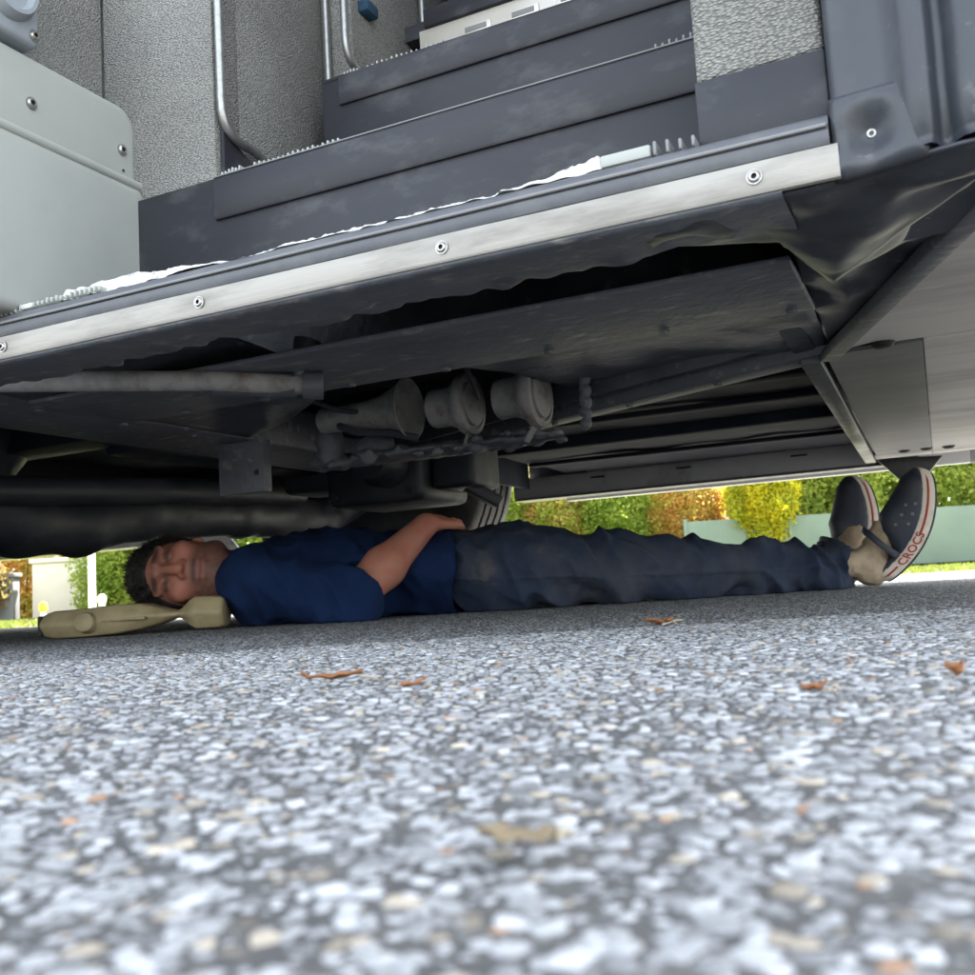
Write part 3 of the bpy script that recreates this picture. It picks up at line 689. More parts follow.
# rubber corner post: vertical extrusion of a curved profile
prof = [(.0195, .20), (.0195, .030), (.022, .018), (.030, .013), (.042, .014), (.052, .013), (.062, .006), (.072, -.006), (.079, -.013), (.086, -.015),
        (.0905, -.011), (.093, -.004), (.098, -.001), (.102, -.005), (.107, -.013), (.115, -.020), (.125, -.022), (.132, -.018), (.138, .0), (.138, .20)]
V = []; F = []; zs = np.linspace(.352, 2.6, 70); zs = np.concatenate([np.linspace(.352, .62, 40), np.linspace(.64, 2.6, 12)])
for z in zs:
    for j, (x, y) in enumerate(prof):
        k = max(0, 1-(z-.352)/.05); V.append((x+.003*vnoise(np.array([z*18, j*.3, 1.]), 1.), y+.004*vnoise(np.array([z*14, j*.35, 4.]), 1.)+.010*k*k, z+(.006*vnoise(np.array([j*.6, 2., 3.]), 1.) if z < .36 else 0)))
n = len(prof)
for i in range(len(zs)-1):
    for j in range(n): F.append((i*n+j, i*n+(j+1) % n, (i+1)*n+(j+1) % n, (i+1)*n+j))
F.append(tuple(range(n)))
post = pyobj('corner_post', V, F, 'corner_black', bus, True); post['label'] = 'black ribbed rubber corner post beside the door'
# dished end cap with a screw
nx, nz = 30, 24; V = []; F = []
for i in range(nx):
    for k in range(nz):
        u, w = i/(nx-1), k/(nz-1); x = .0215+.062*u; z = .350+.058*w
        d = math.hypot((x-.047)/.017, (z-.377)/.016); y = .004+.012*math.exp(-d**2.2)-.002*math.exp(-((d-1.5)/.4)**2)
        edge = min(u, 1-u, w, 1-w); y += .008*max(0, 1-edge/.08)**2
        V.append((x, y-.010*(u-.45)*(u > .45)+.0015*float(vnoise(np.array([x*60, z*60, 2.]), 1.)), z-.004*(1-u)*(1-w)))
for i in range(nx-1):
    for k in range(nz-1): F.append((i*nz+k, i*nz+k+1, (i+1)*nz+k+1, (i+1)*nz+k))
cap = pyobj('post_end_cap', V, F, 'corner_black', bus, True); cap['label'] = 'dished rubber end cap with one screw'
sm = cap.modifiers.new('thick', 'SOLIDIFY'); sm.thickness = .004
screw(cap, (.0472, .0135, .3775), '-y', .85)

# --- crumpled corner pan below the post
def sheet(name, mat, rows, nu=24, nv=10, amp=.006, sc=40, thick=.003, parent=None):
    """ruled, slightly dented sheet through several polylines (rows)"""
    rows = [np.array(r, float) for r in rows]
    def along(r, t):
        d = np.concatenate([[0], np.cumsum(np.linalg.norm(np.diff(r, axis=0), axis=1))]); d /= d[-1]
        return np.stack([np.interp(t, d, r[:, k]) for k in range(3)], -1)
    t = np.linspace(0, 1, nu); G = np.stack([along(r, t) for r in rows]); m = len(rows); V = []
    for v in np.linspace(0, m-1, nv):
        i = min(int(v), m-2); f = v-i; V.append(G[i]*(1-f)+G[i+1]*f)
    V = np.array(V); e = np.minimum(np.linspace(0, 1, nv), 1-np.linspace(0, 1, nv))*4
    V[..., 2] += amp*vnoise(V+2, sc)*np.clip(e, .15, 1)[:, None]
    V = V.reshape(-1, 3); F = [(i*nu+j, i*nu+j+1, (i+1)*nu+j+1, (i+1)*nu+j) for i in range(nv-1) for j in range(nu-1)]
    o = pyobj(name, V, F, mat, parent or bus, True); s = o.modifiers.new('thick', 'SOLIDIFY'); s.thickness = thick; return o
pan = sheet('corner_pan', 'corner_black', [
    [(-.14, .010, .3515), (-.05, .011, .3520), (.02, .013, .3550), (.07, .004, .357), (.11, -.004, .356), (.19, -.006, .355)],
    [(-.14, .05, .350), (-.05, .07, .352), (.015, .11, .345), (.07, .06, .351), (.115, .03, .354), (.19, -.002, .353)],
    [(-.14, .075, .354), (-.04, .145, .360), (-.008, .246, .340), (.05, .168, .350), (.118, .078, .357), (.19, .002, .358)]], 60, 26, .016, 26)
pan.location.z = -.005
pan['label'] = 'dented black sheet metal pan under the corner post'
fl = sheet('pan_flange', 'corner_black', [
    [(-.042, .140, .3590), (-.010, .249, .3385), (.05, .170, .3485), (.118, .080, .3555), (.19, .004, .3565)],
    [(-.045, .26, .372), (-.004, .33, .362), (.056, .235, .366), (.12, .125, .368), (.182, .02, .368)],
    [(-.055, .69, .372), (-.012, .56, .372), (.055, .36, .372), (.115, .19, .372), (.175, .03, .372)]], 60, 22, .018, 22)
# --- front tray under the bumper: flat panels at the height of the sill
prism('front_tray', 'tray_grey', bus, [(-.035, .690), (.094, .262), (.170, .045), (.40, .055), (.55, .17), (.62, .40), (.635, .690)], .3600, .3680, 'xy')['label'] = 'grey triangular underside panel at the front corner'
d = prism('rubber_panel', 'tray_dark', bus, [(-.062, .712), (.066, .700), (.058, 2.190), (-.085, 2.190)], .3580, .3660, 'xy'); d['label'] = 'dark underside panel beside the lighter tray'
prism('front_tray', 'tray_grey', bus, [(.0675, .698), (.635, .695), (.64, 1.25), (.62, 2.0), (.50, 2.28), (.0595, 2.30)], .3592, .3672, 'xy')
box('tray_crossmember', 'tray_grey', bus, -.12, .058, 2.192, 2.30, .3590, .3700, .003)
bar('tray_edge', 'undercoat_dusty', bus, (-.060, .72, .3585), (.175, .015, .3585), .026, .016)
bar('tray_edge', 'undercoat', bus, (-.085, .722, .3585), (-.108, 2.30, .3585), .030, .016)
for x, y in ((.015, .685), (-.01, 2.12), (.045, 2.12), (.10, 2.13)):
    lathe('clip', 'socket_black', bus, [(0, .0065), (.010, .006), (.014, .003), (.017, 0), (.017, -.003)], (x, y, .3585), (0, 0, -1), 14)
# outer skin of the front corner and nose
sk = [(.1385, -.018), (.20, -.022), (.32, .0), (.45, .06), (.56, .17), (.62, .32), (.655, .6), (.67, 1.0), (.675, 1.275)]
sk = sk+[(x, 2.55-y) for x, y in sk[::-1][1:]]
V = []; F = []; zz = [.345, .36, .50, .95]
for z in zz:
    for x, y in sk: V.append((x-(.02 if z < .35 else 0), y+((.01 if y < 1.27 else -.01) if z < .35 else 0), z))
n = len(sk)
for i in range(len(zz)-1):
    for j in range(n-1): F.append((i*n+j, i*n+j+1, (i+1)*n+j+1, (i+1)*n+j))
o = pyobj('front_bumper', V, F, 'body_paint', bus, True); s = o.modifiers.new('thick', 'SOLIDIFY'); s.thickness = .004
def skin(name, mat, z0, z1, ins0=0, ins1=0):
    V = [(x-i, y, z) for z, i in ((z0, ins0), (z1, ins1)) for x, y in sk]
    o = pyobj(name, V, [(j, j+1, n+j+1, n+j) for j in range(n-1)], mat, bus, True); s = o.modifiers.new('thick', 'SOLIDIFY'); s.thickness = .006; return o
skin('windscreen', 'window_glass', .951, 2.55, 0, .12); skin('front_header', 'body_paint', 2.551, 3.35, .12, .25)
# --- body shell
def wall(y0, y1, x0, x1):
    box('side_skirt', 'body_paint', bus, x0, x1, y0, y1, .345, .95, .004)
    box('side_upper', 'body_paint', bus, x0, x1, y0, y1, 2.35, 3.30, .004)
    nwin = max(1, round((x1-x0)/1.5)); w = (x1-x0)/nwin
    for i in range(nwin):
        box('window', 'window_glass', bus, x0+i*w+.03, x0+(i+1)*w-.03, (y0+y1)/2-.004, (y0+y1)/2+.004, .951, 2.349, 0)
        box('window_post', 'rubber', bus, x0+i*w-.03, x0+i*w+.03, y0+.002, y1-.002, .951, 2.349, 0)
wall(-.012, .018, -2.40+.0-8.4, -2.40); wall(-.012, .018, -1.03+.0-.12, -1.03)
box('wheel_arch', 'body_paint', bus, -2.398, -1.152, -.012, .018, 1.08, 3.30, .004)
box('door_header', 'body_paint', bus, -1.028, .14, -.012, .018, 2.62, 3.30, .004)
wall(2.532, 2.562, -10.8, -2.40); wall(2.532, 2.562, -1.15, .16)
box('side_skirt', 'undercoat', bus, -1.275, -1.06, 2.502, 2.5305, .4325, 1.078, .002)
box('wheel_arch', 'body_paint', bus, -2.398, -1.152, 2.532, 2.562, 1.08, 3.30, .004)
box('roof', 'body_paint', bus, -10.8, .42, -.012, 2.562, 3.305, 3.36, .01)
box('rear_wall', 'body_paint', bus, -10.86, -10.802, -.012, 2.562, .345, 3.30, .01)
# --- underbody
box('floor_pan', 'chassis_black', bus, -10.7, -.10, .46, 2.50, .500, .515, .001)
box('floor_pan', 'chassis_black', bus, -10.7, -1.03, .03, .455, .500, .515, .001)
box('floor_pan', 'chassis_black', bus, -.098, .6, .21, 2.50, .500, .515, .001)
b1 = box('step_beam', 'undercoat_dusty', bus, -1.125, -.045, .236, .445, .3600, .3680, .003, 3); b1['label'] = 'wide dusty beam under the steps'
box('beam_web', 'undercoat', b1, -1.125, -.045, .430, .444, .3685, .4995, .001)
bar('diagonal_brace', 'undercoat_dusty', bus, (.02, .690, .382), (-1.02, 1.185, .382), .052, .044)
bar('brace_web', 'undercoat', bus, (-.02, .640, .435), (-1.06, 1.13, .435), .010, .12)
for y, w in ((1.05, .05), (1.62, .05)):
    box('floor_bearer', 'under_panel', bus, -1.12, -.11, y, y+w, .405, .4995, .004)
box('front_bulkhead', 'undercoat', bus, -.108, -.075, .47, 2.45, .3700, .4995, .003)
cb = box('cross_beam', 'undercoat_dusty', bus, -1.335, -1.131, .035, 1.42, .3650, .450, .006, 3); cb['label'] = 'dusty cross beam running in from the sill'
sheet('splash_sheet', 'undercoat', [[(-1.128, .07, .372), (-.93, .075, .380), (-.72, .09, .392)], [(-1.128, .40, .371), (-.95, .42, .384), (-.76, .46, .396)],
      [(-1.128, .74, .372), (-1.0, .70, .384), (-.86, .60, .397)]], 24, 16, .014, 12)
rod = tube('drag_rod', 'horn_dusty', bus, [(-1.135, .045, .3635), (-.79, .245, .3485), (-.688, .334, .3420)], [.0145, .0135, .0135], 18)
rod['label'] = 'grey round rod running along under the sill'
def along(t): return Vector((-1.135, .045, .3635)).lerp(Vector((-.688, .334, .3420)), t)
tube('sleeve', 'undercoat', rod, [along(.70), along(.715)], .0165); tube('sleeve', 'undercoat', rod, [along(.745), along(.95)], .0172)
tube('rod_end', 'undercoat', rod, [along(.97), along(1.02)], .020, 14); tube('rod_end', 'undercoat', rod, [along(.96)+Vector((0, 0, .01)), along(.96)+Vector((.01, .01, .062))], [.011, .020], 12)
# horns
def horn_trumpet(y, z, x0, x1):
    h = lathe('air_horn', 'horn_dusty', bus, [(0, x0), (.020, x0), (.025, x0+.005), (.0255, x0+.07), (.0265, x0+.105), (.032, x0+.14), (.048, x1-.012), (.0560, x1), (.0580, x1+.002), (.0565, x1+.003), (.053, x1-.002), (.046, x1-.02), (.03, x1-.03), (0, x1-.032)], (0, y, z), (1, 0, 0), 36)
    h['label'] = 'dusty trumpet horn with round bell mouth'; return h
h1 = horn_trumpet(.80, .392, -1.0, -.805)
tube('hose', 'chassis_black', h1, [(-.94, .77, .372), (-.89, .755, .352), (-.83, .765, .345), (-.79, .80, .335)], .007, 8)
def horn_disc(y, z, x, r, label):
    h = lathe('disc_horn', 'horn_dusty', bus, [(0, -.075), (.034, -.075), (.036, -.070), (.036, -.042), (.040, -.030), (r*.75, -.022), (r*.96, -.012), (r, -.004), (r*.985, .006), (r*.82, .008), (r*.80, .003), (r*.72, .003), (r*.70, .010), (0, .013)], (x, y, z), (1, 0, 0), 36)
    h['label'] = label; return h
h2 = horn_disc(.82, .388, -.690, .057, 'dusty disc horn between the trumpet and the large disc horn')
h3 = horn_disc(.80, .384, -.548, .060, 'dusty round disc horn with a ribbed rim')
bar('horn_foot', 'horn_dusty', h3, (-.555, .80, .330), (-.575, .80, .302), .022, .005); bar('horn_foot', 'horn_dusty', h2, (-.69, .82, .342), (-.70, .82, .315), .022, .005)
V, Q = None, None
fd = Field((-1.12, .66, .26), (-.50, 1.02, .42), .004)
fd.ell((-.80, .875, .318), (.27, .055, .010), None, .01); fd.cone((-1.05, .90, .330), .012, (-.53, .845, .318), .008, .012)
for i in range(60):
    x = -1.05+.52*random.random(); fd.ell((x, .855+random.uniform(-.045, .03), .320+random.uniform(-.012, .006)), (random.uniform(.006, .018), random.uniform(.006, .016), random.uniform(.004, .011)), None, .006)
fd.ell((-1.01, .84, .352), (.030, .03, .045), None, .015); fd.ell((-.93, .88, .340), (.045, .025, .028), None, .012)
V, Q = fd.mesh(); V = V+(vnoise(V, 70)*.006)[:, None]*np.array([1, 1, 1]); link_mesh('horn_bracket', quads_mesh('horn_bracket', V, Q, True), 'undercoat_dusty', bus)['label'] = 'dirt caked bracket carrying the horns'
P = [(-.462+.002*math.sin(i*1.3), .80, .425-.0045*i) for i in range(26)]
tube('wiring', 'undercoat_dusty', bus, P, [.0065+.0045*abs(math.sin(i*.75)) for i in range(26)], 10)
# hanging bracket plate
bp = box('hanger_plate', 'undercoat_dusty', bus, -1.205, -1.095, .740, .765, .262, .3640, .003); bp['label'] = 'square dusty hanger plate'
lathe('hole', 'socket_black', bp, [(0, .001), (.006, .001), (.006, 0)], (-1.112, .740, .300), (0, -1, 0), 12)
# cast suspension arm and steering gear: one lumpy casting
bm = bmesh.new()
add_box(bm, -1.34, -1.06, 1.30, 1.56, .275, .46, .022, 3); add_box(bm, -1.06, -.94, 1.34, 1.50, .30, .44, .016, 3)
add_box(bm, -1.52, -1.34, 1.36, 1.52, .33, .47, .018, 3); add_lathe(bm, [(0, 0), (.055, 0), (.06, .006), (.06, .05), (.045, .07), (.045, .10), (0, .10)], (-1.15, 1.30, .37), (0, -1, .0), 24)
add_bar(bm, (-1.02, 1.40, .33), (-.93, 1.46, .262), .06, .03, bevel=.006)
for x, z in ((-1.31, .30), (-1.31, .43), (-1.09, .30), (-1.09, .43)): add_lathe(bm, [(0, .009), (.010, .009), (.012, .007), (.012, 0)], (x, 1.30, z), (0, -1, 0), 6)
obj('steering_gear', bm, 'chassis_black', bus, True)['label'] = 'black steering gear housing under the floor'
# axle beam
fd = Field((-2.0, .25, .12), (-1.5, 2.3, .66), .010)
ax = [((-1.75, .42, .40), .075), ((-1.74, .55, .30), .078), ((-1.72, .70, .252), .072), ((-1.72, .86, .250), .066), ((-1.73, 1.05, .285), .062), ((-1.74, 1.45, .300), .060), ((-1.75, 1.85, .30), .066), ((-1.75, 2.12, .42), .075)]
for (a, ra), (b, rb) in zip(ax, ax[1:]): fd.cone(a, ra, b, rb, .03)
fd.ell((-1.76, .62, .46), (.13, .13, .14), None, .03); fd.ell((-1.76, 1.95, .46), (.13, .13, .14), None, .03)
V, Q = fd.mesh(); V = V+(vnoise(V, 22)*.004)[:, None]
link_mesh('front_axle', quads_mesh('front_axle', V, Q, True), 'chassis_black', bus)['label'] = 'black drop centre front axle beam'
tube('tie_rod', 'chassis_black', bus, [(-1.60, .40, .290), (-1.60, 1.05, .330), (-1.60, 1.55, .355)], [.03, .032, .032], 16)
box('chassis_rail', 'chassis_black', bus, -3.2, -1.34, .62, .72, .385, .4995, .004); box('chassis_rail', 'chassis_black', bus, -3.2, -1.34, 1.78, 1.88, .385, .4995, .004)
box('chassis_crossmember', 'chassis_black', bus, -2.42, -2.28, .05, 2.45, .315, .4995, .006); box('chassis_crossmember', 'chassis_black', bus, -1.50, -1.40, .735, 1.77, .375, .4995, .006)
box('arch_liner', 'chassis_black', bus, -1.338, -1.20, .03, .42, .451, .4995, .003)
# wheels
def wheel(y0, y1, label, out):
    w = Vector((-1.82, (y0+y1)/2, .502)); hw = (y1-y0)/2
    e = bpy.data.objects.new('wheel', None); COL.objects.link(e); e.parent = bus; e.location = w; e['label'] = label
    prof = [(.30, -hw*.86), (.34, -hw*.98), (.42, -hw), (.475, -hw*.97), (.492, -hw*.90), (.500, -hw*.82)]
    for g in (-.52, -.18, .18, .52): prof += [(.501, hw*(g-.06)), (.487, hw*(g-.05)), (.487, hw*(g+.05)), (.501, hw*(g+.06))]
    prof += [(.500, hw*.82), (.492, hw*.90), (.475, hw*.97), (.42, hw), (.34, hw*.98), (.30, hw*.86)]
    lathe('tyre', 'tyre', e, prof, (0, 0, 0), (0, 1, 0), 64)
    s = out; lathe('rim', 'undercoat', e, [(.302, -hw*.86*s), (.296, -hw*.5*s), (.28, hw*.1*s), (.26, hw*.5*s), (.14, hw*.62*s), (.12, hw*.9*s), (0, hw*.95*s)], (0, 0, 0), (0, 1, 0), 40)
wheel(2.20, 2.49, 'far front wheel with ribbed tread', 1); wheel(.05, .34, 'near front wheel beside the sill', -1)
# far side rail, flap and pale splash plate
sr = box('far_side_rail', 'skirt_paint', bus, -1.315, .02, 2.44, 2.528, .3590, .432, .006, 3); sr['label'] = 'grey lower side rail on the far side'
box('rail_lip', 'rubber', sr, -1.31, .02, 2.435, 2.53, .3530, .3585, .001)
for x in (-1.02, -.72, -.35): box('rail_clip', 'socket_black', sr, x, x+.05, 2.436, 2.445, .408, .414, .001)
prism('tow_flap', 'rubber', bus, [(-.10, .372), (.085, .362), (.03, .300), (-.03, .292)], 2.40, 2.43, 'xz', .003)['label'] = 'black rubber flap below the far front corner'
prism('splash_plate', 'cardboard_pale', bus, [(-2.86, .375), (-2.60, .352), (-2.50, .245), (-2.83, .262)], 2.40, 2.412, 'xz', .002)['label'] = 'pale speckled splash plate behind the far wheel'
box('far_skirt_rail', 'skirt_paint', bus, -6.0, -2.88, 2.44, 2.528, .318, .43, .006)
# bolts and hoses
def bolt(parent, loc, axis=(0, 0, -1), r=.008):
    lathe('bolt', 'undercoat_dusty', parent, [(0, .0042), (r*.85, .0042), (r, .0032), (r, 0)], loc, axis, 6)
for i in range(7): bolt(b1, (-1.0+i*.155, .428, .3602), r=.007)
for i in range(5): bolt(cb, (-1.165, .12+i*.17, .3652), r=.009)
for i in range(6):
    t_ = (i+.5)/6; bolt(bus, (.02-1.04*t_, .690+.495*t_, .3602), r=.007)
def hose(name, pts, r, mat='chassis_black'):
    P = []; n = len(pts)
    for i in range(n-1):
        p0, p1, p2, p3 = (Vector(pts[max(i-1, 0)]), Vector(pts[i]), Vector(pts[i+1]), Vector(pts[min(i+2, n-1)]))
        for k in range(6):
            t = k/6; P.append(.5*((2*p1)+(p2-p0)*t+(2*p0-5*p1+4*p2-p3)*t*t+(3*p1-p0-3*p2+p3)*t**3))
    P.append(Vector(pts[-1])); return tube(name, mat, bus, P, r, 8)
hose('air_hose', [(-.11, .80, .46), (-.3, .84, .452), (-.5, .92, .442), (-.72, .95, .425), (-.95, 1.0, .43), (-1.13, .98, .44)], .008)
hose('air_hose', [(-.11, .86, .47), (-.33, .92, .455), (-.55, 1.02, .45), (-.8, 1.08, .42), (-1.0, 1.05, .405), (-1.13, 1.02, .43)], .0065, 'undercoat')
hose('wiring_loom', [(-1.12, .55, .47), (-.98, .62, .43), (-.93, .73, .40), (-.90, .78, .395)], .005)
hose('wiring_loom', [(-.52, .50, .47), (-.60, .62, .43), (-.64, .74, .40), (-.66, .80, .392)], .005)
# grimy closing sheets under the floor
sheet('closing_sheet', 'undercoat_dusty', [[(-.60, .447, .385), (-.30, .447, .378), (-.048, .447, .366)], [(-.55, .66, .402), (-.30, .60, .392), (-.052, .56, .370)],
      [(-.50, .925, .408), (-.30, .825, .400), (-.060, .715, .374)]], 40, 20, .016, 14)
for y0, y1 in ((1.12, 1.60), (1.69, 2.40)):
    p = sheet('closing_sheet', 'under_panel', [[(-1.10, y0, .432), (-.11, y0, .425)], [(-1.10, (y0+y1)/2, .440), (-.11, (y0+y1)/2, .432)], [(-1.10, y1, .436), (-.11, y1, .428)]], 36, 14, .012, 9)
    bar('stiffener', 'under_panel', p, (-1.08, (y0+y1)/2, .424), (-.12, (y0+y1)/2, .418), .04, .012)
box('arch_panel', 'under_panel', bus, -1.262, -1.245, 1.92, 2.43, .392, .86, .003)
# ================================================================== PERSON
PB = np.array((.1, 2.27, 0.))
sm = lambda x, a, b: np.clip((x-a)/(b-a), 0, 1)
man = thing('person', 'man in navy t-shirt and dark work trousers lying on his back under the bus', 'person', tuple(PB))
man['label'] = 'person in navy t-shirt and dark trousers lying on the asphalt under the bus'
hc = np.array((-.678, 2.160, .122))
hu = np.array((-1, 0.02, .03)); hu /= np.linalg.norm(hu)
hf = np.array((.05, -1.0, .10)); hf -= hu*(hf@hu); hf /= np.linalg.norm(hf)
hr = np.cross(hf, hu)          # towards his right ear
HR = np.stack([hr, hu, hf])    # rows: local axes
def hp(r, u, f): return hc+hr*r+hu*u+hf*f
sh_r, el_r, wr_r = (-.515, 2.075, .100), (-.282, 2.035, .058), (-.142, 2.150, .198)
def body_field():
    B = Field((-.86, 1.93, -.01), (1.0, 2.70, .28), .0035)
    # torso (under the clothes)
    B.ell((-.36, 2.26, .105), (.19, .165, .088), None, .03); B.ell((-.12, 2.28, .10), (.20, .130, .076), None, .03); B.ell((.05, 2.29, .09), (.13, .13, .07), None, .03)
    for hip, kn, an in (((.05, 2.215, .085), (.49, 2.275, .066), (.90, 2.385, .050)), ((.05, 2.37, .085), (.49, 2.45, .076), (.90, 2.575, .052))):
        B.cone(hip, .065, kn, .032, .03); B.cone(kn, .032, (kn[0]*.6+an[0]*.4, kn[1]*.6+an[1]*.4, .055), .030, .02); B.cone((kn[0]*.6+an[0]*.4, kn[1]*.6+an[1]*.4, .055), .030, an, .022, .02)
        B.ell((an[0]+.02, an[1], an[2]-.008), (.030, .022, .028), None, .02)
    # arms
    B.cone(sh_r, .052, el_r, .040, .03)
    m = np.array(el_r)*.62+np.array(wr_r)*.38
    B.cone(el_r, .041, m, .043, .02); B.cone(m, .043, wr_r, .0265, .02)
    shl, ell_, wrl = (-.50, 2.45, .10), (-.24, 2.56, .06), (-.10, 2.42, .16)
    B.cone(shl, .05, ell_, .04, .03); B.cone(ell_, .041, wrl, .027, .02)
    # right hand lying on the waist: palm, four bent fingers, thumb
    w = np.array(wr_r); kd = np.array((.034, .074, .010)); palm = w+kd
    B.ell((w+palm)/2+np.array((0, .004, .002)), (.050, .036, .020), np.stack([kd/np.linalg.norm(kd), np.cross((0, 0, 1), kd)/np.linalg.norm(np.cross((0, 0, 1), kd)), (0, 0, 1)]), .018)
    d = kd/np.linalg.norm(kd); s = np.cross((0, 0, 1.), d); s /= np.linalg.norm(s)
    for i, (off, ln) in enumerate(((-.033, .060), (-.011, .068), (.011, .064), (.032, .050))):
        a = palm-d*.012+s*off; b = a+d*ln*.5+np.array((0, 0, -.004)); c = b+d*ln*.30+np.array((0, 0, -.014)); e = c+d*ln*.14+np.array((0, 0, -.014))
        B.cone(a, .0086, b, .0078, .003); B.cone(b, .0080, c, .0072, .002); B.cone(c, .0072, e, .0062, .002); B.ell(a, (.011, .010, .010), None, .005)
    a = w+d*.018-s*.026; b = a+d*.034-s*.020+np.array((0, 0, -.006)); c = b+d*.026-s*.004+np.array((0, 0, -.006)); B.cone(a, .0125, b, .0105, .008); B.cone(b, .0105, c, .0080, .004)
    w = np.array(wrl); B.ell(w+np.array((.05, -.03, .012)), (.05, .038, .02), None, .015)
    for off in (-.03, -.01, .01, .03): B.cone(w+np.array((.08, -.05+off, .02)), .0098, w+np.array((.135, -.075+off, .012)), .0075, .005)
    # neck
    B.cone(hp(0, -.055, -.032), .058, (-.50, 2.235, .105), .064, .03)
    # head
    B.ell(hp(0, .028, -.014), (.076, .092, .096), HR, .02); B.ell(hp(0, -.020, .010), (.070, .085, .080), HR, .02)
    B.ell(hp(0, -.058, .026), (.055, .056, .062), HR, .02)
    B.ell(hp(0, -.094, .060), (.026, .022, .026), HR, .015)            # chin
    for q in (-1, 1):
        B.cone(hp(q*.052, -.07, .012), .020, hp(q*.024, -.095, .055), .020, .02)    # jaw
        B.ell(hp(q*.041, -.012, .062), (.026, .022, .024), HR, .014)       # cheek
        B.cone(hp(q*.012, .036, .087), .0095, hp(q*.046, .036, .070), .010, .008)   # brow
        B.ell(hp(q*.033, .016, .092), (.020, .0125, .015), HR, .010, True)  # socket
        B.ell(hp(q*.032, .015, .0715), (.0135, .0120, .0125), HR, .003)      # eyeball / lids
        B.ell(hp(q*.076, -.005, -.008), (.010, .032, .020), HR, .006); B.ell(hp(q*.083, -.002, -.002), (.006, .018, .011), HR, .005, True)
    B.cone(hp(0, .028, .084), .0085, hp(0, -.018, .106), .0130, .010)     # nose bridge to tip
    for q in (-1, 1): B.ell(hp(q*.0135, -.024, .094), (.0085, .008, .011), HR, .006); B.ell(hp(q*.0075, -.032, .101), (.0045, .004, .005), HR, .003, True)
    B.cone(hp(-.017, -.0545, .0835), .0062, hp(.017, -.0545, .0835), .0062, .006); B.cone(hp(-.015, -.0665, .0835), .0068, hp(.015, -.0665, .0835), .0068, .006)
    B.cone(hp(-.024, -.0602, .0905), .0022, hp(.024, -.0602, .0905), .0022, .003, True)
    return B
B = body_field(); V, Q = B.mesh(); V = smooth_verts(V, Q, 1, .35)
me = quads_mesh('body', V-PB, Q, True)
# skin colouring by anatomy, with shade painted into eye sockets and mouth crease
q = (V-hc)@HR.T; r, u, f = q[:, 0], q[:, 1], q[:, 2]; hd = (V[:, 0] < -.50)
C = np.tile(np.array([.37, .155, .105]), (len(V), 1)); C *= (1+.16*vnoise(V, 30)+.10*vnoise(V, 90))[:, None]
def mixc(mask, col): C[:] = C*(1-mask[:, None])+np.array(col)*mask[:, None]
sm = lambda x, a, b: np.clip((x-a)/(b-a), 0, 1)
mixc(.45*hd*np.exp(-((np.abs(r)-.040)/.022)**2-((u+.015)/.028)**2)*(f > .03), (.52, .17, .12))
mixc(.5*hd*np.exp(-(r/.02)**2-((u+.018)/.02)**2)*(f > .07), (.50, .18, .12))
st = hd*(f > -.01)*sm(-u, .030, .05)*(1-np.exp(-(r/.022)**2-((u+.06)/.011)**2)); mixc(.80*np.clip(st, 0, 1)*(.75+.5*vnoise(V, 160)), (.07, .045, .038))
mixc(.8*hd*np.exp(-(r/.028)**4-((u+.047)/.0060)**2)*(f > .06), (.05, .035, .03))
mixc(.9*hd*np.exp(-(r/.026)**4-((u+.0600)/.0030)**2)*(f > .06), (.03, .012, .012))  # shade of the groove between the lips, painted in
mixc(.6*hd*np.exp(-(r/.02)**4-((u+.0605)/.0085)**4)*(f > .06), (.30, .10, .085))
mixc(.9*hd*np.exp(-((np.abs(r)-.031)/.020)**4-((u-.037)/.0062)**4)*(f > .05), (.03, .02, .016))
mixc(.5*hd*np.exp(-((np.abs(r)-.030)/.020)**2-((u-.018)/.013)**2)*(f > .05), (.10, .045, .035))  # eye socket shade painted into the skin colour
mixc(.9*hd*np.exp(-((np.abs(r)-.032)/.015)**4-((u-.013)/.0042)**2)*(f > .06), (.03, .018, .015))
arm = (V[:, 0] > -.28) & (V[:, 0] < 0) & (V[:, 1] < 2.30)
mixc(.4*arm*sm(vnoise(V*np.array([1, 1, 1]), 60), .05, .25), (.40, .09, .06))
color_attr(me, np.clip(C, 0, 1)); body = link_mesh('body', me, 'skin', man)
# hair: short dark cap
Hf = Field(hc-.16, hc+.16, .004)
Hf.ell(hp(0, .036, -.020), (.086, .098, .103), HR, .01)
Hf.ell(hp(0, -.052, .088), (.11, .112, .082), HR, .012, True)
Hf.ell(hp(0, -.135, -.03), (.10, .085, .12), HR, .012, True)
for k in (-1, 1): Hf.cone(hp(k*.074, .03, .016), .008, hp(k*.074, -.012, .014), .005, .01)
V, Q = Hf.mesh(); V = V+(vnoise(V, 55)*.007+vnoise(V, 130)*.005)[:, None]*((V-hc)/np.linalg.norm(V-hc, axis=1)[:, None])
ha = link_mesh('hair', quads_mesh('hair', V-PB, Q, True), 'hair', man); ha['label'] = 'short dark hair'
# short strands standing off the cap
pick = rng.integers(0, len(V), 5200); P = V[pick]; d = (P-hp(0, .0, -.02)); d /= np.linalg.norm(d, axis=1)[:, None]
d = d+hu*.25+hf*.25+rng.normal(0, .38, P.shape); d /= np.linalg.norm(d, axis=1)[:, None]; sd_ = np.cross(d, rng.normal(size=P.shape)); sd_ /= np.linalg.norm(sd_, axis=1)[:, None]
ln = rng.uniform(.006, .014, len(P))[:, None]
VV = np.stack([P-sd_*.0007-d*.002, P+sd_*.0007-d*.002, P+d*ln], 1).reshape(-1, 3)
hs = link_mesh('hair_strands', quads_mesh('hair_strands', VV-PB, np.arange(len(VV)).reshape(-1, 3)), 'hair', ha); hs['kind'] = 'stuff'

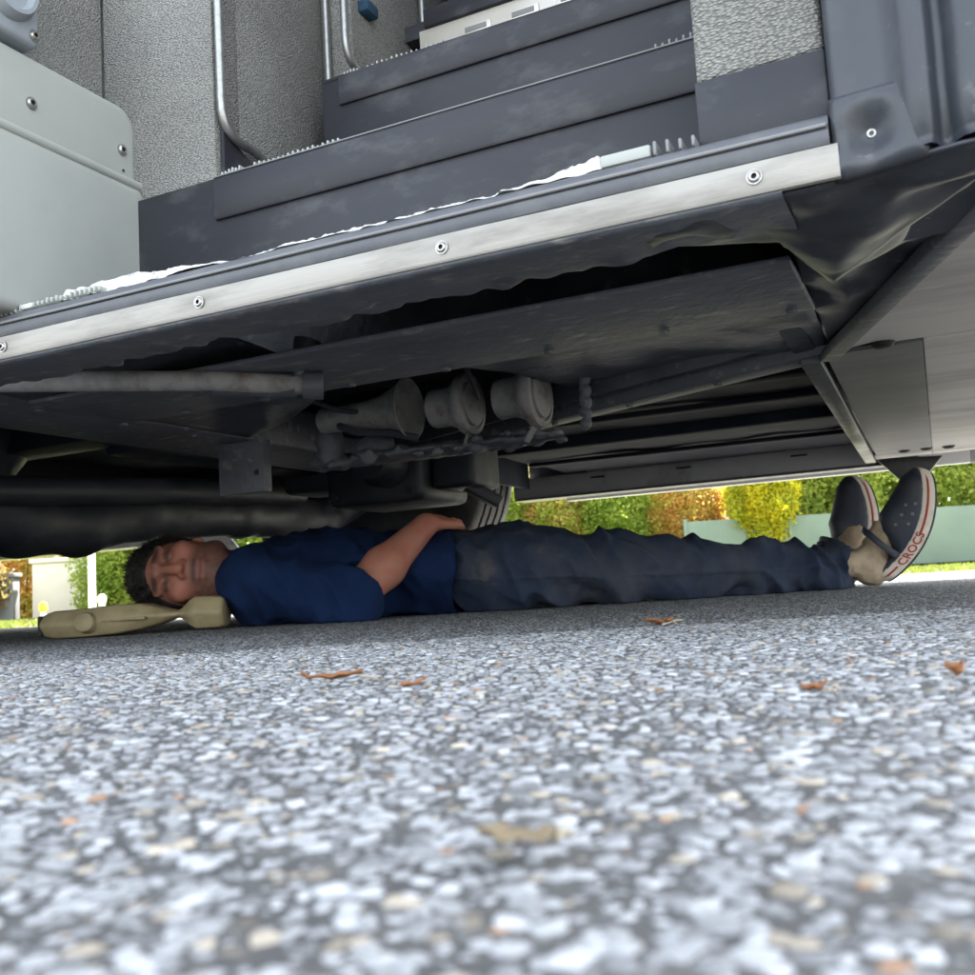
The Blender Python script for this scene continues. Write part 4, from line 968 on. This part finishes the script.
def folds(V, amp, sc, st=(1, 1, 1)):
    w = np.array(st); return amp*(1-2*np.abs(vnoise(V*w, sc)))**2
def inflate(V, Q, d):
    a = V[Q[:, 1]]-V[Q[:, 0]]; b = V[Q[:, 3]]-V[Q[:, 0]]; n = np.cross(a, b); N = np.zeros_like(V)
    for k in range(4):
        for ax_ in range(3): N[:, ax_] += np.bincount(Q[:, k], n[:, ax_], len(V))
    N /= np.linalg.norm(N, axis=1)[:, None]+1e-9
    return V+N*d[:, None]
# t-shirt
S = Field((-.66, 1.93, -.02), (.02, 2.72, .30), .006)
S.ell((-.37, 2.26, .108), (.21, .190, .102), None, .04); S.ell((-.13, 2.28, .104), (.19, .168, .098), None, .04)
S.cone((-.50, 2.12, .09), .078, (-.50, 2.40, .09), .078, .04)
a = np.array(sh_r); b = np.array(el_r); S.cone(a, .068, b, .053, .03); fd_ = np.array(wr_r)-b; fd_ /= np.linalg.norm(fd_); S.cone(b, .053, b+fd_*.06, .053, .03)
S.cone((-.50, 2.45, .10), .065, (-.30, 2.53, .075), .058, .03)
S.ell((-.57, 2.24, .11), (.05, .075, .062), None, .03)
cut = (b+fd_*.018).astype(np.float32); nrm = fd_.astype(np.float32)
S.put((-.34, 1.94, -.02), (-.10, 2.12, .24), lambda P: np.maximum(-((P-cut)@nrm), np.linalg.norm(P-cut, axis=-1)-.078), .004, True)
S.put((-.08, 1.9, -.02), (.02, 2.75, .3), lambda P: -(P[..., 0]+.085), .008, True)
V, Q = S.mesh(); V = smooth_verts(V, Q, 1, .4)
rot = np.array([[.83, 0, .55], [0, 1, 0], [-.55, 0, .83]]); fa = folds(V@rot, .018, 8, (1.0, .8, 2.2))*(.4+.6*sm(vnoise(V, 5), -.1, .2))-.008+folds(V@rot.T, .009, 14, (2, .8, .9))+.004*vnoise(V, 40)
V = inflate(V, Q, fa*1.1); V[:, 2] -= .018*sm(-V[:, 2], -.06, -.01); V[:, 2] = np.maximum(V[:, 2], .002)
link_mesh('t_shirt', quads_mesh('t_shirt', V-PB, Q, True), 'shirt', man)['label'] = 'navy blue short sleeved t-shirt'
# trousers
T = Field((-.20, 1.98, -.02), (.95, 2.76, .28), .0048)
T.ell((-.03, 2.28, .105), (.13, .165, .098), None, .04); T.ell((.07, 2.29, .10), (.13, .178, .098), None, .04)
for hip, kn, an in (((.07, 2.205, .098), (.49, 2.272, .078), (.885, 2.380, .054)), ((.07, 2.38, .098), (.49, 2.45, .090), (.885, 2.570, .054))):
    hip, kn, an = map(np.array, (hip, kn, an)); md = kn*.55+an*.45; md[2] = .055
    T.cone(hip, .098, hip*.5+kn*.5+np.array((0, 0, .002)), .078, .04); T.cone(hip*.5+kn*.5+np.array((0, 0, .002)), .078, kn-np.array((0, 0, .010)), .058, .03); T.cone(kn-np.array((0, 0, .010)), .058, md, .051, .03); T.cone(md, .051, an, .043, .02)
T.put((.86, 1.98, -.02), (.96, 2.8, .28), lambda P: -(P[..., 0]-.865-.25*(P[..., 1]-2.38)), .004, True)
V, Q = T.mesh(); V = smooth_verts(V, Q, 1, .4)
k = np.clip((V[:, 0]-.1)/.5, 0, 1)
rot = np.array([[.83, 0, .55], [0, 1, 0], [-.55, 0, .83]]); rot2 = np.array([[.9, 0, -.44], [0, 1, 0], [.44, 0, .9]])
ramp = .35+.65*sm(vnoise(V, 5), -.15, .25)
fa = folds(V@rot, .020, 7, (.9, .7, 2.3))*ramp+folds(V@rot2, .014, 10, (2.2, .7, .8))*(1-ramp*.8)+.006*vnoise(V, 34)-.012
# cloth piles up towards the hem
fa = fa+sm(V[:, 0], .60, .84)*(folds(V@rot2, .014, 15, (2.0, .6, .7))-.001)
# outer side seam
fa = fa+.0022*np.exp(-((V[:, 2]-.070+.02*V[:, 0])/.003)**2)*(V[:, 1] < 2.42)
fa = fa+(folds(V@rot, .011, 17, (.8, .7, 1.9))-.004)*sm(vnoise(V+7, 6), -.12, .12)
V = inflate(V, Q, (fa-.002)*(1.45+.45*k)); V[:, 2] -= .016*sm(-V[:, 2], -.05, -.01); V[:, 2] = np.maximum(V[:, 2], .002)
link_mesh('trousers', quads_mesh('trousers', V-PB, Q, True), 'trousers', man)['label'] = 'dark navy work trousers with dusty patches'
bm = bmesh.new()
# socks
def sock(an, foot):
    F_ = Field((.80, an[1]-.14, -.01), (1.15, an[1]+.14, .16), .005)
    an = np.array(an); F_.cone(an-np.array((.09, .024, .002)), .026, an, .035, .02); F_.ell(an+np.array((.020, -.004, -.012)), (.040, .034, .042), None, .02)
    F_.cone(an+np.array((.022, 0, .01)), .034, an+np.array(foot), .032, .02)
    V, Q = F_.mesh(); V = smooth_verts(V, Q, 2, .5); V = inflate(V, Q, folds(V, .004, 40)-.001); V[:, 2] = np.maximum(V[:, 2], .002)
    link_mesh('sock', quads_mesh('sock', V-PB, Q, True), 'sock', man)['label'] = 'beige ankle sock'
sock((.900, 2.385, .058), (.055, -.012, .075)); sock((.900, 2.575, .058), (.055, -.008, .075))

# clogs: local a = heel to toe, b = lateral (outer side), c = height above the sole
def half_w(a):
    t = np.clip(a/.285, 0, 1); return (.034+.017*np.sin(np.clip((t-.05)*1.25, 0, 1)*math.pi*.78))
def c0(a): return 1.9*(a-.145)**2
def edge_b(a, out=0.0):
    """half width of the outline, closed by round heel and toe"""
    a = np.asarray(a, float); w = half_w(a); hr_ = .034; tr = .050
    w = np.where(a < hr_, np.sqrt(np.maximum(0, 1-((hr_-a)/hr_)**2))*half_w(hr_), w)
    w = np.where(a > .285-tr, np.sqrt(np.maximum(0, 1-((a-.285+tr)/tr)**2))*half_w(.285-tr), w)
    return w
def clog(org, t, n, side, label):
    """t heel->toe, n points out of the sole's underside, side = lateral axis"""
    t = np.array(t, float); t /= np.linalg.norm(t); n = np.array(n, float); n -= t*(n@t); n /= np.linalg.norm(n); l = np.cross(t, n)*1.0
    if l@np.array(side) < 0: l = -l
    A = np.stack([t, l, -n]); org = np.array(org, float)
    def W(P): return np.asarray(P)@A+org-PB
    e = bpy.data.objects.new('clog', None); COL.objects.link(e); e.parent = man; e['label'] = label
    # sole: swept stack of outlines
    na = 60; aa = np.concatenate([.285*(1-np.cos(np.linspace(0, math.pi, na)))/2]); wd = edge_b(aa)
    lv = [(-.004, .0), (0, .004), (.0015, .016), (.0005, .030), (-.006, .036)]
    V = []; F = []
    ol = [(x, w) for x, w in zip(aa, wd)]+[(x, -w) for x, w in list(zip(aa, wd))[::-1][1:-1]]
    for out, h in lv:
        for x, w in ol: V.append((x+(out*(x-.14)/.14), w+(out if w > 0 else -out)*min(1, abs(w)/.01), c0(x)+h))
    m = len(ol)
    for i in range(len(lv)-1):
        for j in range(m): F.append((i*m+j, i*m+(j+1) % m, (i+1)*m+(j+1) % m, (i+1)*m+j))
    F.append(tuple(range(m))); F.append(tuple(range((len(lv)-1)*m, len(lv)*m)))
    bm = bmesh.new(); vs = [bm.verts.new(Vector(W(np.array(v)))) for v in V]
    for f_ in F: bm.faces.new([vs[i] for i in f_])
    sole = obj('sole', bm, 'sole_cream', e, True); sole['label'] = 'cream sole sidewall with a red stripe and lettering'
    # red stripe on the sidewall, both sides and round the toe, leaving room for the letters on the outer side
    def stripe(a0, a1, sg, h0, h1):
        xs = np.linspace(a0, a1, 40); V = []; F = []
        for x in xs:
            w = float(edge_b(x)); 
            for h, o_ in ((h0, .0022), (h1, .0024), (h1, .0005), (h0, .0005)): V.append((x, sg*(w+o_), c0(x)+h))
        for i in range(39):
            for j in range(4): F.append((i*4+j, i*4+(j+1) % 4, i*4+4+(j+1) % 4, i*4+4+j))
        pyobj('stripe', W(np.array(V)), F, 'sole_red', sole, True)
    stripe(.136, .280, 1, .0155, .0205); stripe(.005, .046, 1, .0155, .0205); stripe(.005, .280, -1, .0155, .0205)
    # lettering
    cu = bpy.data.curves.new('lettering', 'FONT'); cu.body = 'CROCS'; cu.size = .0265; cu.extrude = .0004; cu.resolution_u = 3; cu.space_character = 1.02; cu.offset = .0005
    to = bpy.data.objects.new('tmp', cu); COL.objects.link(to); dg = bpy.context.evaluated_depsgraph_get()
    tm = bpy.data.meshes.new_from_object(to.evaluated_get(dg)); bpy.data.objects.remove(to)
    P = np.array([v.co[:] for v in tm.vertices]); a = .052+P[:, 0]; wv = edge_b(a)
    Vt = W(np.stack([a, wv+.0021+P[:, 2]*1.2, c0(a)+.0085+P[:, 1]], 1))
    for v, p in zip(tm.vertices, Vt): v.co = p
    tm.materials.clear(); o = link_mesh('lettering', tm, 'sole_red', sole)
    # thin dark outsole
    V = []; F = []
    for out, h in ((-.008, -.003), (-.002, -.003), (-.002, .001)):
        for x, w in ol: V.append((x+(out*(x-.14)/.14), w+(out if w > 0 else -out)*min(1, abs(w)/.01), c0(x)+h))
    for i in range(2):
        for j in range(m): F.append((i*m+j, i*m+(j+1) % m, (i+1)*m+(j+1) % m, (i+1)*m+j))
    F.append(tuple(range(m)))
    bm = bmesh.new(); vs = [bm.verts.new(Vector(W(np.array(v)))) for v in V]
    for f_ in F: bm.faces.new([vs[i] for i in f_])
    obj('outsole', bm, 'clog_foam', e, True)
    # upper: dome over the front of the foot, open at the back
    Uf = Field((-.02, -.075, .01), (.31, .075, .16), .004)
    def dome(P):
        a, b, c = P[..., 0], P[..., 1], P[..., 2]-c0(P[..., 0])-.030
        w = np.interp(a, aa, edge_b(aa)); w = np.maximum(w, .004)
        hgt = np.interp(a, [0, .03, .08, .115, .15, .20, .25, .285], [.020, .016, .014, .070, .082, .066, .044, .008])
        k = (np.abs(b)/w)**2.4+np.maximum(c, 0)**2/np.maximum(hgt, .005)**2; d = (np.sqrt(k)-1)*np.minimum(w, hgt)*.8
        d = np.maximum(d, a-.2825); return np.maximum(d, -c-.002).astype(np.float32)
    Uf.put((-.02, -.075, .01), (.31, .075, .16), dome, .003)
    V, Q = Uf.mesh(); V = smooth_verts(V, Q, 2, .5); link_mesh('upper', quads_mesh('upper', W(V), Q, True), 'clog_foam', e)['label'] = 'navy foam upper with vent holes'
    # vents along the outer side
    for a_, h_ in ((.150, .020), (.175, .018), (.200, .016), (.165, .040), (.19, .036), (.138, .045)):
        w_ = float(edge_b(a_)); hg = float(np.interp(a_, [.115, .15, .20, .25], [.070, .082, .066, .044])); bb = w_*max(0, 1-(h_/hg)**2)**(1/2.4)
        p = W(np.array([a_, bb*1.0, c0(a_)+.030+h_])); nn = l*.9+(-n)*(.25+h_*8); nn = nn/np.linalg.norm(nn)
        lathe('vent', 'eyelet_grey', e, [(0, .0012), (.0036, .001), (.0044, -.002)], p, nn, 10)
    # heel strap: flat band from side to side behind the heel, swung back
    P = []
    for k in range(21):
        ph = math.pi*k/20; P.append((.072+.030*math.sin(ph), .046*math.cos(ph), .042+c0(.075)+.082*math.sin(ph)**.8))
    Pw = W(np.array(P)); up = -n
    bm = bmesh.new(); rings = []
    for k, p in enumerate(Pw):
        p = Vector(p); tt = Vector(Pw[min(k+1, 20)]-Pw[max(k-1, 0)]).normalized(); s_ = Vector(A.T@np.array((0, math.cos(math.pi*k/20), math.sin(math.pi*k/20)*.8))).normalized(); u_ = s_.cross(tt).normalized(); s_ = tt.cross(u_); hw = .0075
        rings.append([bm.verts.new(p+u_*a_*hw+s_*b_*.0022) for a_, b_ in ((-1, -1), (-.7, -1.5), (.7, -1.5), (1, -1), (1, 1), (.7, 1.5), (-.7, 1.5), (-1, 1))])
    for a_, b_ in zip(rings, rings[1:]):
        for k in range(8): bm.faces.new((a_[k], a_[(k+1) % 8], b_[(k+1) % 8], b_[k]))
    bm.faces.new(rings[0]); bm.faces.new(rings[-1][::-1])
    stp = obj('heel_strap', bm, 'clog_foam', e, True)
    for k in (0, 20):
        lathe('rivet', 'clog_foam', stp, [(0, .004), (.007, .0035), (.009, 0), (.009, -.004)], Pw[k], l*(1 if k == 0 else -1), 16)
clog((.988, 2.372, -.006), (.37, -.20, .905), (.90, -.20, -.34), (0, -1, 0), 'navy foam clog on the right foot, toes pointing up')
clog((.985, 2.585, .004), (.18, .12, .97), (.95, .08, -.2), (0, 1, 0), 'navy foam clog on the left foot behind the other one')
# ================================================================== SMALL THINGS
# moulded block under the head
BL = np.array((-.750, 2.05, 0.))
t = thing('headrest_block', 'tan moulded block with round boss and waisted neck under the head of the person', 'block', tuple(BL), R(2)); t.scale = (.88, .9, .86)
def block_mesh():
    # side outline stations along x: (x, z low, z high, half depth)
    st = [(-.200, .020, .052, .060), (-.190, .008, .062, .075), (-.165, .003, .068, .085), (-.09, .003, .070, .088), (-.03, .006, .076, .082), (.03, .014, .074, .070), (.075, .026, .060, .050),
          (.100, .034, .054, .036), (.112, .033, .056, .036), (.135, .014, .076, .050), (.150, .006, .084, .056), (.205, .006, .082, .056), (.216, .012, .076, .050)]
    bm = bmesh.new(); rings = []
    for x, z0, z1, d in st:
        zm = (z0+z1)/2; ch = min(.012, (z1-z0)*.3)
        pr = [(-d, zm-.004), (-d, zm+.004), (-d+.018, z1-ch*.2), (-d+.03, z1), (d-.03, z1), (d, zm+.004), (d, zm-.004), (d-.03, z0), (-d+.03, z0), (-d+.018, z0+ch*.2)]
        rings.append([bm.verts.new((x, y, z)) for y, z in pr])
    n = 10
    for a, b in zip(rings, rings[1:]):
        for k in range(n): bm.faces.new((a[k], a[(k+1) % n], b[(k+1) % n], b[k]))
    bm.faces.new(rings[0]); bm.faces.new(rings[-1][::-1])
    bmesh.ops.recalc_face_normals(bm, faces=bm.faces)
    bmesh.ops.bevel(bm, geom=[e for e in bm.edges if len(e.link_faces) == 2 and e.calc_face_angle(0) > .3], offset=.0016, segments=1, profile=.5, affect='EDGES')
    return obj('moulding', bm, 'block_tan', t, True)
block_mesh()
lathe('boss', 'block_tan', t, [(0, .022), (.018, .022), (.022, .019), (.0235, .012), (.0245, 0), (.026, -.01)], (-.085, -.080, .037), (0, -1, .10), 24)
box('rib', 'block_tan', t, -.05, .05, -.088, -.070, .037, .043, .002)
box('end_plate', 'block_dark', t, -.207, -.197, -.055, .055, .012, .058, .003)
# dry leaves on the road
def leaf(x, y, l, w, rz, curl, mat, label, seed):
    rnd = random.Random(seed); V = []; F = []; n = 9
    for i in range(n):
        u = i/(n-1); ww = w*math.sin(math.pi*min(1, u*.96+.04))**.75*(1+.30*rnd.uniform(-1, 1)*(0 < i < n-1)); zz = .004+curl*(abs(u-.5)*2)**2+rnd.uniform(0, .002)
        for j, s in enumerate((-1, -.5, 0, .5, 1)): V.append(((u-.5)*l, s*ww/2, zz+abs(s)*curl*.7+rnd.uniform(0, .0016)))
    for i in range(n-1):
        for j in range(4): F.append((i*5+j, i*5+j+1, i*5+6+j, i*5+5+j))
    o = thing('dry_leaf', label, 'leaf', (x, y, 0), rz, 'dry leaves scattered on the road')
    b = pyobj('blade', V, F, mat, o, True); s = b.modifiers.new('t', 'SOLIDIFY'); s.thickness = .0006
    tube('stalk', 'twig', o, [(l*.46, 0, .004+curl*.9), (l*.58, .002, .006), (l*.75, .006, .004)], [.0009, .0008, .0007], 6)
leaf(-.100, .592, .036, .015, .1, .003, 'leaf_dry', 'curled orange brown dry leaf, largest of those on the road', 1)
leaf(.198, .430, .012, .008, .6, .003, 'leaf_dry', 'small reddish dry leaf scrap below the front corner of the bus', 2)
leaf(.127, .401, .011, .008, -.3, .002, 'leaf_dry', 'tiny orange leaf scrap on the road near the reddish scrap', 3)
leaf(.172, 1.03, .030, .018, .2, .005, 'leaf_dry', 'brown dry leaf beside a pale twig on the road', 4)
leaf(.002, .197, .016, .012, .15, .001, 'leaf_dry_tan', 'flat tan leaf fragment lying out on the open road', 5)
leaf(-.045, .52, .014, .007, .3, .002, 'leaf_dry', 'small brown leaf scrap just in front of the curled orange leaf', 7)
o = tube('twig', 'twig', None, [(.180, 1.06, .0045), (.197, 1.09, .006), (.216, 1.14, .0045)], [.0016, .0014, .001], 6); tag(o, 'short pale twig lying on the road beside a brown leaf', 'twig')
